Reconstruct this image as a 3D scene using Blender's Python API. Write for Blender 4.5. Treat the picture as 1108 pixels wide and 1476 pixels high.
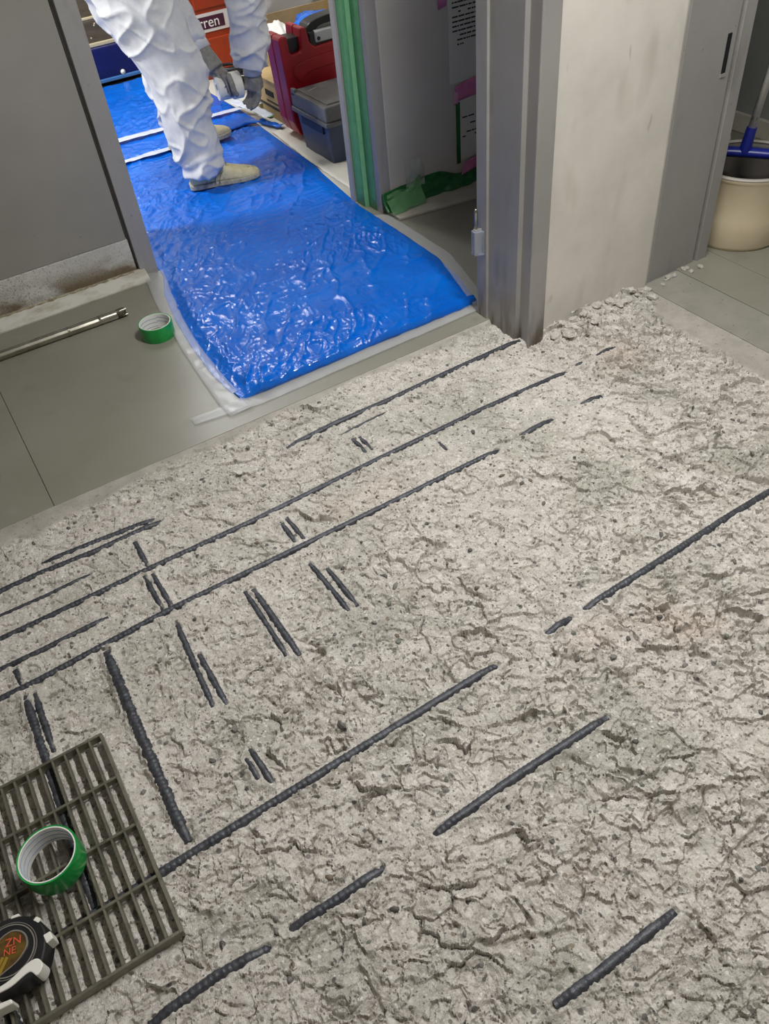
import bpy, bmesh, math, random
import numpy as np
from mathutils import Vector, Matrix

# ---------------------------------------------------------------- reset
for o in list(bpy.data.objects):
    bpy.data.objects.remove(o)
scene = bpy.context.scene
COL = scene.collection
random.seed(7)
RNG = np.random.default_rng(11)

# ---------------------------------------------------------------- camera
CAM_H = 1.40
cam_d = bpy.data.cameras.new('camera')
cam = bpy.data.objects.new('camera', cam_d)
COL.objects.link(cam)
cam_d.sensor_fit = 'VERTICAL'
cam_d.sensor_height = 36.0
cam_d.lens = 1165.2 / 1476.0 * 36.0
cam_d.clip_start = 0.02
_p, _h, _r = map(math.radians, (44.418, 27.138, 6.8206))
_f = np.array([math.cos(_p) * math.sin(_h), math.cos(_p) * math.cos(_h), -math.sin(_p)])
_x = np.array([math.cos(_h), -math.sin(_h), 0.0])
_d = np.cross(_f, _x)
_right = math.cos(_r) * _x + math.sin(_r) * _d
_down = -math.sin(_r) * _x + math.cos(_r) * _d
M = Matrix(((_right[0], -_down[0], -_f[0], 0.0),
            (_right[1], -_down[1], -_f[1], 0.0),
            (_right[2], -_down[2], -_f[2], CAM_H),
            (0, 0, 0, 1)))
cam.matrix_world = M
scene.camera = cam

# ---------------------------------------------------------------- world, lights, exposure
world = bpy.data.worlds.new('world')
scene.world = world
world.use_nodes = True
world.node_tree.nodes['Background'].inputs[0].default_value = (0.9, 0.95, 1.0, 1)
world.node_tree.nodes['Background'].inputs[1].default_value = 0.05
scene.view_settings.view_transform = 'Standard'
scene.view_settings.look = 'None'
scene.view_settings.gamma = 1.0
scene.view_settings.use_curve_mapping = False
scene.view_settings.exposure = 0.0


def area_light(name, loc, rot, sx, sy, energy, col):
    d = bpy.data.lights.new(name, 'AREA')
    d.shape = 'RECTANGLE'
    d.size, d.size_y, d.energy, d.color = sx, sy, energy, col
    o = bpy.data.objects.new(name, d)
    o.location, o.rotation_euler = loc, rot
    COL.objects.link(o)
    return o


NEAR_LAMP = (1.20, 0.95, 2.42)
FAR_LAMP = (-0.55, 3.66, 2.20)
area_light('near_tube_light', NEAR_LAMP, (0, 0, 0), 0.10, 1.15, 58, (1.0, 0.985, 0.955))
area_light('far_tube_light', FAR_LAMP, (0, math.radians(-38), 0), 0.14, 0.30, 58, (0.97, 0.985, 1.0))
FAR_CEILING = (1.15, 4.55, 2.42)
area_light('far_ceiling_light', FAR_CEILING, (0, 0, 0), 0.20, 1.7, 44, (0.98, 0.99, 1.0))


# ---------------------------------------------------------------- helpers
def s2l(c):
    c = c / 255.0
    return c / 12.92 if c <= 0.04045 else ((c + 0.055) / 1.055) ** 2.4


def rgb(r, g, b):
    return (s2l(r), s2l(g), s2l(b), 1.0)


def wloc(o):
    v = Vector((0, 0, 0))
    while o is not None:
        v += o.location
        o = o.parent
    return v


class MB:
    """collects shapes in world coordinates"""
    def __init__(s):
        s.v, s.f = [], []

    def add(s, vs, fs):
        n = len(s.v)
        s.v += [tuple(p) for p in vs]
        s.f += [tuple(i + n for i in q) for q in fs]
        return s

    def box(s, x0, x1, y0, y1, z0, z1, m=None):
        vs = [(x, y, z) for z in (z0, z1) for (x, y) in ((x0, y0), (x1, y0), (x1, y1), (x0, y1))]
        if m is not None:
            vs = [tuple(m @ Vector(p)) for p in vs]
        return s.add(vs, [(3, 2, 1, 0), (4, 5, 6, 7), (0, 1, 5, 4), (1, 2, 6, 5), (2, 3, 7, 6), (3, 0, 4, 7)])

    def prism(s, poly, z0, z1, m=None, axis='z'):
        """poly: ccw outline; extruded along axis"""
        n = len(poly)
        def pt(p, h):
            if axis == 'z': return (p[0], p[1], h)
            if axis == 'y': return (p[0], h, p[1])
            return (h, p[0], p[1])
        vs = [pt(p, z0) for p in poly] + [pt(p, z1) for p in poly]
        if m is not None:
            vs = [tuple(m @ Vector(p)) for p in vs]
        fs = [tuple(reversed(range(n))), tuple(range(n, 2 * n))]
        fs += [(i, (i + 1) % n, n + (i + 1) % n, n + i) for i in range(n)]
        return s.add(vs, fs)

    def tube(s, pts, rad, n=12, cap=True, ell=None):
        """pts: polyline; rad: number or list; ell: list of (ra, rb) multipliers"""
        pts = [Vector(p) for p in pts]
        k = len(pts)
        rad = [rad] * k if not hasattr(rad, '__len__') else rad
        vs = []
        prev = None
        for i, p in enumerate(pts):
            t = (pts[min(i + 1, k - 1)] - pts[max(i - 1, 0)]).normalized()
            if prev is None:
                u = t.cross(Vector((0, 0, 1)))
                if u.length < 1e-3:
                    u = t.cross(Vector((0, 1, 0)))
                u.normalize()
            else:
                u = (prev - t * prev.dot(t)).normalized()
            prev = u
            w = t.cross(u)
            ea, eb = ell[i] if ell else (1, 1)
            for j in range(n):
                a = 2 * math.pi * j / n
                vs.append(p + u * (math.cos(a) * rad[i] * ea) + w * (math.sin(a) * rad[i] * eb))
        fs = [(i * n + j, i * n + (j + 1) % n, (i + 1) * n + (j + 1) % n, (i + 1) * n + j)
              for i in range(k - 1) for j in range(n)]
        if cap:
            fs += [tuple(reversed(range(n))), tuple(range((k - 1) * n, k * n))]
        return s.add(vs, fs)

    def lathe(s, prof, n=40, m=None, sx=1.0, sy=1.0, close=False):
        """prof: list of (r, z); revolved about z; m: matrix"""
        vs = []
        for r, z in prof:
            for j in range(n):
                a = 2 * math.pi * j / n
                vs.append(Vector((r * sx * math.cos(a), r * sy * math.sin(a), z)))
        if m is not None:
            vs = [m @ p for p in vs]
        k = len(prof)
        fs = []
        rng = range(k if close else k - 1)
        for i in rng:
            i2 = (i + 1) % k
            for j in range(n):
                fs.append((i * n + j, i * n + (j + 1) % n, i2 * n + (j + 1) % n, i2 * n + j))
        if not close:
            fs += [tuple(reversed(range(n))), tuple(range((k - 1) * n, k * n))]
        return s.add([tuple(p) for p in vs], fs)

    def grid(s, P):
        """P: array (a, b, 3)"""
        a, b, _ = P.shape
        vs = P.reshape(-1, 3).tolist()
        fs = [(i * b + j, i * b + j + 1, (i + 1) * b + j + 1, (i + 1) * b + j) for i in range(a - 1) for j in range(b - 1)]
        return s.add(vs, fs)


def obj(name, mb, mat, parent=None, smooth=False, bevel=0.0, seg=2, solid=0.0, recalc=True):
    off = wloc(parent) if parent else Vector((0, 0, 0))
    me = bpy.data.meshes.new(name)
    me.from_pydata([(p[0] - off.x, p[1] - off.y, p[2] - off.z) for p in mb.v], [], mb.f)
    if recalc:
        bm = bmesh.new(); bm.from_mesh(me)
        bmesh.ops.recalc_face_normals(bm, faces=bm.faces)
        bm.to_mesh(me); bm.free()
    o = bpy.data.objects.new(name, me)
    COL.objects.link(o)
    if mat: me.materials.append(mat)
    if parent: o.parent = parent
    if smooth:
        me.polygons.foreach_set('use_smooth', [True] * len(me.polygons))
    if solid:
        md = o.modifiers.new('solid', 'SOLIDIFY'); md.thickness = solid; md.offset = 1.0
    if bevel:
        md = o.modifiers.new('bevel', 'BEVEL'); md.width = bevel; md.segments = seg
        md.limit_method = 'ANGLE'; md.angle_limit = math.radians(35)
        md.harden_normals = False
    return o


def smooth_by_angle(o, deg=35):
    me = o.data
    me.polygons.foreach_set('use_smooth', [True] * len(me.polygons))
    bm = bmesh.new(); bm.from_mesh(me)
    for e in bm.edges:
        if len(e.link_faces) == 2 and e.calc_face_angle(0) > math.radians(deg):
            e.smooth = False
    bm.to_mesh(me); bm.free()
    return o


def tag(o, label, cat=None, group=None, kind=None):
    o['label'] = label
    if cat: o['category'] = cat
    if group: o['group'] = group
    if kind: o['kind'] = kind
    return o


def thing(name, loc, label, cat, group=None):
    o = bpy.data.objects.new(name, None)
    COL.objects.link(o)
    o.location = loc
    o.empty_display_size = 0.05
    return tag(o, label, cat, group)


def struct(o, label):
    return tag(o, label, kind='structure')


# ---- numpy noise
_T2 = RNG.random((256, 256))


def vnoise(x, y, seed=0):
    x = x + seed * 17.31; y = y + seed * 9.77
    xi = np.floor(x).astype(int); yi = np.floor(y).astype(int)
    fx = x - xi; fy = y - yi
    fx = fx * fx * fx * (fx * (fx * 6 - 15) + 10); fy = fy * fy * fy * (fy * (fy * 6 - 15) + 10)
    a = _T2[xi % 256, yi % 256]; b = _T2[(xi + 1) % 256, yi % 256]
    c = _T2[xi % 256, (yi + 1) % 256]; d = _T2[(xi + 1) % 256, (yi + 1) % 256]
    return (a * (1 - fx) + b * fx) * (1 - fy) + (c * (1 - fx) + d * fx) * fy


def fbm(x, y, o=4, seed=0):
    v = 0; a = 0.5; t = 0
    for i in range(o):
        v = v + a * vnoise(x * 2 ** i, y * 2 ** i, seed + i * 3); t += a; a *= 0.5
    return v / t


_T3 = RNG.random((64, 64, 64))


def vnoise3(p, seed=0):
    q = p + seed * 7.13
    i = np.floor(q).astype(int); f = q - i
    f = f * f * (3 - 2 * f)
    out = 0
    for dx in (0, 1):
        for dy in (0, 1):
            for dz in (0, 1):
                w = (f[:, 0] if dx else 1 - f[:, 0]) * (f[:, 1] if dy else 1 - f[:, 1]) * (f[:, 2] if dz else 1 - f[:, 2])
                out = out + w * _T3[(i[:, 0] + dx) % 64, (i[:, 1] + dy) % 64, (i[:, 2] + dz) % 64]
    return out


def facets(x, y, cell, tilt, off, seed):
    """chipped shells: each cell of a jittered grid is a tilted plane"""
    r = np.random.default_rng(seed)
    n = 128
    jx, jy = r.random((n, n)), r.random((n, n))
    tx, ty = r.normal(0, tilt, (n, n)), r.normal(0, tilt, (n, n))
    of = r.normal(0, off, (n, n))
    gx, gy = x / cell, y / cell
    ix, iy = np.floor(gx).astype(int), np.floor(gy).astype(int)
    best = np.full(x.shape, 1e9); val = np.zeros(x.shape); second = np.full(x.shape, 1e9)
    for dx in (-1, 0, 1):
        for dy in (-1, 0, 1):
            cx, cy = ix + dx, iy + dy
            a, b = cx % n, cy % n
            px, py = gx - (cx + jx[a, b]), gy - (cy + jy[a, b])
            d = px * px + py * py
            v = of[a, b] + (tx[a, b] * px + ty[a, b] * py) * cell
            m = d < best
            second = np.where(m, best, np.minimum(second, d))
            best = np.where(m, d, best); val = np.where(m, v, val)
    return val, (np.sqrt(second) - np.sqrt(best)) * cell


def sstep(a, b, x):
    t = np.clip((x - a) / (b - a), 0, 1)
    return t * t * (3 - 2 * t)


def seg_dist(x, y, p, q):
    """distance to a segment and parameter"""
    dx, dy = q[0] - p[0], q[1] - p[1]
    L2 = dx * dx + dy * dy + 1e-12
    t = np.clip(((x - p[0]) * dx + (y - p[1]) * dy) / L2, 0, 1)
    return np.hypot(x - p[0] - t * dx, y - p[1] - t * dy), t


# ---------------------------------------------------------------- materials
MATS = {}


def mat(name, col, rough=0.6, metal=0.0, col2=None, nscale=8.0, bump=0.0, bscale=60.0, spec=0.5, detail=4, coat=0.0,
        alpha=1.0, trans=0.0, lo=0.35, hi=0.65, stretch=None, sheen=0.0):
    if name in MATS: return MATS[name]
    m = bpy.data.materials.new(name)
    m.use_nodes = True
    nt = m.node_tree; N = nt.nodes; L = nt.links
    b = N['Principled BSDF']
    b.inputs['Roughness'].default_value = rough
    b.inputs['Metallic'].default_value = metal
    b.inputs['Specular IOR Level'].default_value = spec
    b.inputs['Coat Weight'].default_value = coat
    b.inputs['Alpha'].default_value = alpha
    b.inputs['Transmission Weight'].default_value = trans
    b.inputs['Base Color'].default_value = col
    tc = N.new('ShaderNodeTexCoord')
    src = tc.outputs['Object']
    if stretch:
        mp = N.new('ShaderNodeMapping'); mp.inputs['Scale'].default_value = stretch
        L.new(src, mp.inputs[0]); src = mp.outputs[0]
    m['src'] = 0
    if col2:
        n = N.new('ShaderNodeTexNoise'); n.inputs['Scale'].default_value = nscale; n.inputs['Detail'].default_value = detail
        n.inputs['Roughness'].default_value = 0.6
        L.new(src, n.inputs[0])
        r = N.new('ShaderNodeValToRGB')
        r.color_ramp.elements[0].position = lo; r.color_ramp.elements[0].color = col
        r.color_ramp.elements[1].position = hi; r.color_ramp.elements[1].color = col2
        L.new(n.outputs['Fac'], r.inputs[0]); L.new(r.outputs[0], b.inputs['Base Color'])
    if bump:
        n = N.new('ShaderNodeTexNoise'); n.inputs['Scale'].default_value = bscale; n.inputs['Detail'].default_value = 4
        L.new(src, n.inputs[0])
        bp = N.new('ShaderNodeBump'); bp.inputs['Strength'].default_value = bump; bp.inputs['Distance'].default_value = 0.004
        L.new(n.outputs['Fac'], bp.inputs['Height']); L.new(bp.outputs[0], b.inputs['Normal'])
    MATS[name] = m
    return m


def overlay(m, col, scale, lo, hi, fac=1.0, detail=2, stretch=(1, 1, 1), kind='noise', grad=None):
    """mixes a further colour over a material where a noise passes a threshold; grad=(axis, v0, v1) limits it to stains in a band"""
    nt = m.node_tree; N = nt.nodes; L = nt.links
    b = N['Principled BSDF']
    inp = b.inputs['Base Color']
    tc = N.new('ShaderNodeTexCoord'); mp = N.new('ShaderNodeMapping'); mp.inputs['Scale'].default_value = stretch
    L.new(tc.outputs['Object'], mp.inputs[0])
    if kind == 'noise':
        n = N.new('ShaderNodeTexNoise'); n.inputs['Detail'].default_value = detail
        out = n.outputs['Fac']
    else:
        n = N.new('ShaderNodeTexVoronoi')
        sp = N.new('ShaderNodeSeparateColor'); L.new(n.outputs['Color'], sp.inputs[0]); out = sp.outputs[0]
    n.inputs['Scale'].default_value = scale
    L.new(mp.outputs[0], n.inputs[0])
    r = N.new('ShaderNodeMapRange'); r.inputs['From Min'].default_value = lo; r.inputs['From Max'].default_value = hi
    L.new(out, r.inputs['Value'])
    f = r.outputs[0]
    mul = N.new('ShaderNodeMath'); mul.operation = 'MULTIPLY'; mul.inputs[1].default_value = fac
    L.new(f, mul.inputs[0]); f = mul.outputs[0]
    if grad:
        sx = N.new('ShaderNodeSeparateXYZ'); L.new(tc.outputs['Object'], sx.inputs[0])
        g = N.new('ShaderNodeMapRange'); g.inputs['From Min'].default_value = grad[1]; g.inputs['From Max'].default_value = grad[2]
        L.new(sx.outputs[grad[0]], g.inputs['Value'])
        m2 = N.new('ShaderNodeMath'); m2.operation = 'MULTIPLY'; L.new(f, m2.inputs[0]); L.new(g.outputs[0], m2.inputs[1]); f = m2.outputs[0]
    mx = N.new('ShaderNodeMix'); mx.data_type = 'RGBA'
    L.new(f, mx.inputs['Factor'])
    if inp.is_linked:
        L.new(inp.links[0].from_socket, mx.inputs['A'])
    else:
        mx.inputs['A'].default_value = inp.default_value
    mx.inputs['B'].default_value = col
    L.new(mx.outputs['Result'], inp)
    return m


steel_paint = mat('steel_paint', rgb(146, 144, 142), 0.42, 0.0, rgb(156, 154, 152), 3.0, bump=0.04, bscale=25)
overlay(steel_paint, rgb(110, 108, 102), 14, 0.62, 0.75, 0.35, stretch=(1, 1, 0.3))
overlay(steel_paint, rgb(100, 96, 90), 60, 0.70, 0.76, 0.4)
panel_paint = mat('panel_paint', rgb(139, 136, 129), 0.45, 0.0, rgb(150, 147, 141), 2.0, bump=0.05, bscale=12)
overlay(panel_paint, rgb(112, 108, 100), 5, 0.62, 0.78, 0.4)
overlay(panel_paint, rgb(64, 60, 52), 70, 0.71, 0.75, 0.8, grad=(2, 0.34, 0.1))
kick_paint = mat('kick_paint', rgb(200, 199, 194), 0.7, 0.0, rgb(184, 182, 176), 9.0)
overlay(kick_paint, rgb(70, 62, 48), 240, 0.57, 0.63, 0.85, detail=3, stretch=(1, 1, 0.7), grad=(0, 0.75, -0.15))
overlay(kick_paint, rgb(100, 84, 56), 5, 0.44, 0.58, 0.9, stretch=(1, 1, 2.0), detail=6, grad=(2, 0.125, 0.05))
overlay(kick_paint, rgb(58, 50, 38), 190, 0.60, 0.66, 0.8, grad=(2, 0.16, 0.0))
ledge_paint = mat('ledge_paint', rgb(196, 194, 186), 0.7, 0.0, rgb(150, 142, 118), 22.0, lo=0.45, hi=0.72, stretch=(0.4, 1, 1))
plaster = mat('plaster', rgb(222, 216, 208), 0.75, 0.0, rgb(208, 204, 196), 5.0, bump=0.08, bscale=18)
overlay(plaster, rgb(186, 180, 168), 6, 0.58, 0.74, 0.55, stretch=(1.6, 1, 0.6))
overlay(plaster, rgb(150, 140, 124), 16, 0.70, 0.80, 0.5, stretch=(1.8, 1, 0.5))
wall_paint = mat('wall_paint', rgb(196, 192, 184), 0.65, 0.0, rgb(184, 180, 172), 3.0)
dark_wall = mat('dark_wall', rgb(150, 152, 150), 0.6, 0.0, rgb(140, 142, 140), 3.0)
ceiling_paint = mat('ceiling_paint', rgb(225, 224, 220), 0.8)
post_paint = mat('post_paint', rgb(146, 144, 142), 0.42, 0.0, rgb(156, 154, 152), 3.0, bump=0.04, bscale=25)
overlay(post_paint, rgb(84, 70, 52), 26, 0.40, 0.62, 0.85, stretch=(1, 1, 0.25), grad=(2, 0.14, 0.0))
overlay(post_paint, rgb(110, 108, 102), 14, 0.62, 0.75, 0.35, stretch=(1, 1, 0.3))
vinyl = mat('vinyl', rgb(128, 126, 114), 0.38, 0.0, rgb(137, 135, 124), 2.2, bump=0.03, bscale=40)
overlay(vinyl, rgb(118, 115, 104), 9, 0.62, 0.74, 0.5)
overlay(vinyl, rgb(168, 166, 158), 5, 0.66, 0.80, 0.5)
overlay(vinyl, rgb(80, 76, 68), 120, 0.73, 0.77, 0.7)
cream_vinyl = mat('cream_vinyl', rgb(205, 202, 192), 0.4, 0.0, rgb(192, 189, 178), 3.0)
screed = mat('screed', rgb(142, 139, 129), 0.8, 0.0, rgb(132, 130, 121), 12.0, bump=0.15, bscale=120)
overlay(screed, rgb(100, 96, 88), 90, 0.68, 0.73, 0.7)
mortar = mat('mortar', rgb(178, 172, 164), 0.85, 0.0, rgb(160, 154, 146), 18.0, bump=0.25, bscale=120)
overlay(mortar, rgb(90, 84, 76), 80, 0.68, 0.74, 0.7)
skirting = mat('skirting', rgb(196, 192, 180), 0.5, 0.0, rgb(176, 172, 158), 12.0)
rebar_steel = mat('rebar_steel', rgb(52, 54, 60), 0.45, 0.3, rgb(82, 84, 90), 70.0, bump=0.3, bscale=220)
rust_bar = mat('grate_metal', rgb(112, 109, 97), 0.45, 0.6, rgb(138, 134, 119), 30.0, bump=0.15, bscale=120)
overlay(rust_bar, rgb(84, 78, 62), 22, 0.58, 0.70, 0.5)
chrome = mat('chrome', rgb(196, 192, 180), 0.26, 1.0, rgb(150, 146, 132), 30.0, bump=0.04, bscale=40, stretch=(0.4, 1, 1))
carbide = mat('carbide', rgb(120, 112, 98), 0.5, 0.8, rgb(70, 62, 50), 120.0)
green_tape = mat('green_tape', rgb(16, 138, 60), 0.32, 0.0, rgb(30, 156, 72), 40.0, coat=0.3)
card_core = mat('card_core', rgb(232, 232, 228), 0.6)
print_blue = mat('print_blue', rgb(120, 140, 178), 0.6)
pale_green = mat('pale_green', rgb(84, 150, 100), 0.42, 0.0, rgb(96, 164, 112), 20.0, bump=0.12, bscale=45)
light_green = mat('light_green', rgb(134, 190, 146), 0.42, 0.0, rgb(116, 176, 130), 20.0, bump=0.12, bscale=45)
film_green = mat('film_green', rgb(34, 92, 48), 0.25, 0.0, rgb(50, 112, 62), 22.0, bump=0.3, bscale=30)
pink_tape = mat('pink_tape', rgb(196, 110, 160), 0.5, 0.0, rgb(206, 126, 170), 30.0, bump=0.1, bscale=60)
paper = mat('paper', rgb(208, 208, 200), 0.7)
ink = mat('ink', rgb(40, 40, 40), 0.7)
black_void = mat('black_void', rgb(12, 12, 12), 0.8)
black_plastic = mat('black_plastic', rgb(26, 26, 28), 0.38, 0.0, rgb(36, 36, 38), 20)
grey_plastic = mat('grey_plastic', rgb(92, 92, 90), 0.5, 0.0, rgb(108, 106, 102), 26.0)
navy_plastic = mat('navy_plastic', rgb(52, 62, 86), 0.4, 0.0, rgb(62, 70, 92), 14.0)
red_plastic = mat('red_plastic', rgb(172, 22, 34), 0.38, 0.0, rgb(150, 16, 30), 8.0)
orange_plastic = mat('orange_plastic', rgb(156, 54, 20), 0.42, 0.0, rgb(142, 46, 16), 9.0)
latch_grey = mat('latch_grey', rgb(190, 196, 194), 0.4)
cardboard = mat('cardboard', rgb(176, 150, 104), 0.8, 0.0, rgb(160, 134, 92), 10.0, bump=0.1, bscale=60)
wood_brown = mat('wood_brown', rgb(92, 80, 58), 0.6, 0.0, rgb(72, 62, 44), 9.0, stretch=(1, 6, 6))
lip_tan = mat('lip_tan', rgb(190, 176, 140), 0.5)
amber = mat('amber', rgb(190, 120, 30), 0.5)
navy_cloth = mat('navy_cloth', rgb(12, 20, 88), 0.45, 0.0, rgb(8, 14, 70), 7.0)
steel_blue = mat('steel_blue', rgb(60, 110, 170), 0.4)
white_plastic = mat('white_plastic', rgb(226, 226, 222), 0.5)
bag_white = mat('bag_white', rgb(224, 222, 214), 0.5, bump=0.3, bscale=14)
bucket_mat = mat('bucket_beige', rgb(226, 212, 182), 0.4, 0.0, rgb(216, 200, 170), 5.0)
overlay(bucket_mat, rgb(96, 80, 60), 20, 0.72, 0.78, 0.6, stretch=(1, 1, 0.4))
bucket_in = mat('bucket_inner', rgb(86, 82, 78), 0.5)
mop_blue = mat('mop_blue', rgb(24, 36, 128), 0.35)
hose_beige = mat('hose_beige', rgb(176, 166, 140), 0.6)
cable_black = mat('cable_black', rgb(24, 24, 24), 0.5)
coverall = mat('coverall', rgb(212, 213, 216), 0.62, 0.0, rgb(200, 202, 206), 30.0, bump=0.25, bscale=38)
glove_grey = mat('glove_grey', rgb(146, 144, 138), 0.85, 0.0, rgb(122, 120, 114), 60.0, bump=0.4, bscale=300)
shoe_cream = mat('shoe_cream', rgb(222, 212, 168), 0.7, 0.0, rgb(198, 190, 154), 34.0, bump=0.2, bscale=90)
overlay(shoe_cream, rgb(120, 116, 96), 60, 0.62, 0.70, 0.6)
shoe_sole = mat('shoe_sole', rgb(196, 192, 176), 0.7, 0.0, rgb(150, 146, 130), 60.0)
shoe_grey = mat('shoe_grey', rgb(150, 150, 136), 0.85, 0.0, rgb(130, 130, 118), 60.0, bump=0.3, bscale=200)
skin_m = mat('skin', rgb(205, 160, 130), 0.5)
dark_hair = mat('dark_hair', rgb(28, 24, 22), 0.6)
glass_white = mat('lamp_white', rgb(235, 235, 232), 0.4)


def tarp_material(name, c1, c2):
    m = mat(name, c1, 0.085, 0.0, c2, 5.0, spec=0.5)
    nt = m.node_tree; N = nt.nodes; L = nt.links
    b = N['Principled BSDF']
    tc = N.new('ShaderNodeTexCoord')
    def chain(scale, stretch, rotz, dist, strength, prev, kind='n'):
        mp = N.new('ShaderNodeMapping'); mp.inputs['Scale'].default_value = stretch; mp.inputs['Rotation'].default_value = (0, 0, rotz)
        L.new(tc.outputs['Object'], mp.inputs[0])
        if kind == 'n':
            n = N.new('ShaderNodeTexNoise'); n.inputs['Detail'].default_value = 3; n.inputs['Distortion'].default_value = 0.6; h = n.outputs['Fac']
            n.inputs['Scale'].default_value = scale
        else:
            n = N.new('ShaderNodeTexVoronoi'); n.feature = 'DISTANCE_TO_EDGE'; n.inputs['Scale'].default_value = scale; h = n.outputs['Distance']
        L.new(mp.outputs[0], n.inputs[0])
        bp = N.new('ShaderNodeBump'); bp.inputs['Strength'].default_value = strength; bp.inputs['Distance'].default_value = dist
        L.new(h, bp.inputs['Height'])
        if prev: L.new(prev, bp.inputs['Normal'])
        return bp.outputs[0]
    n1 = chain(26, (2.2, 0.7, 1), 0.5, 0.012, 0.22, None)
    n2 = chain(80, (1.6, 0.8, 1), -0.4, 0.005, 0.18, n1)
    # woven tape grid
    w = []
    for ax in ('X', 'Y'):
        wv = N.new('ShaderNodeTexWave'); wv.wave_type = 'BANDS'; wv.bands_direction = ax; wv.inputs['Scale'].default_value = 62
        wv.inputs['Distortion'].default_value = 0.3
        L.new(tc.outputs['Object'], wv.inputs[0]); w.append(wv.outputs['Fac'])
    mul = N.new('ShaderNodeMath'); mul.operation = 'MULTIPLY'; L.new(w[0], mul.inputs[0]); L.new(w[1], mul.inputs[1])
    bp = N.new('ShaderNodeBump'); bp.inputs['Strength'].default_value = 0.15; bp.inputs['Distance'].default_value = 0.0012
    L.new(mul.outputs[0], bp.inputs['Height']); L.new(n2, bp.inputs['Normal'])
    L.new(bp.outputs[0], b.inputs['Normal'])
    return m


tarp_blue = tarp_material('tarp_blue', rgb(4, 104, 210), rgb(3, 92, 196))


def film_material(name, col, alpha, rough=0.25):
    m = mat(name, col, rough, bump=0.35, bscale=30)
    nt = m.node_tree; N = nt.nodes; L = nt.links
    b = N['Principled BSDF']
    t = N.new('ShaderNodeBsdfTransparent'); mx = N.new('ShaderNodeMixShader'); mx.inputs[0].default_value = alpha
    L.new(t.outputs[0], mx.inputs[1]); L.new(b.outputs[0], mx.inputs[2]); L.new(mx.outputs[0], N['Material Output'].inputs['Surface'])
    return m


clear_tape = film_material('clear_tape', rgb(226, 228, 230), 0.20)
white_tape = film_material('white_tape', rgb(214, 220, 234), 0.78)
clear_film = film_material('clear_film', rgb(200, 206, 200), 0.30, 0.15)
green_film = film_material('green_film_clear', rgb(120, 176, 124), 0.5, 0.15)
hinge_wrap = film_material('hinge_wrap', rgb(170, 180, 200), 0.45, 0.2)


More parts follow.
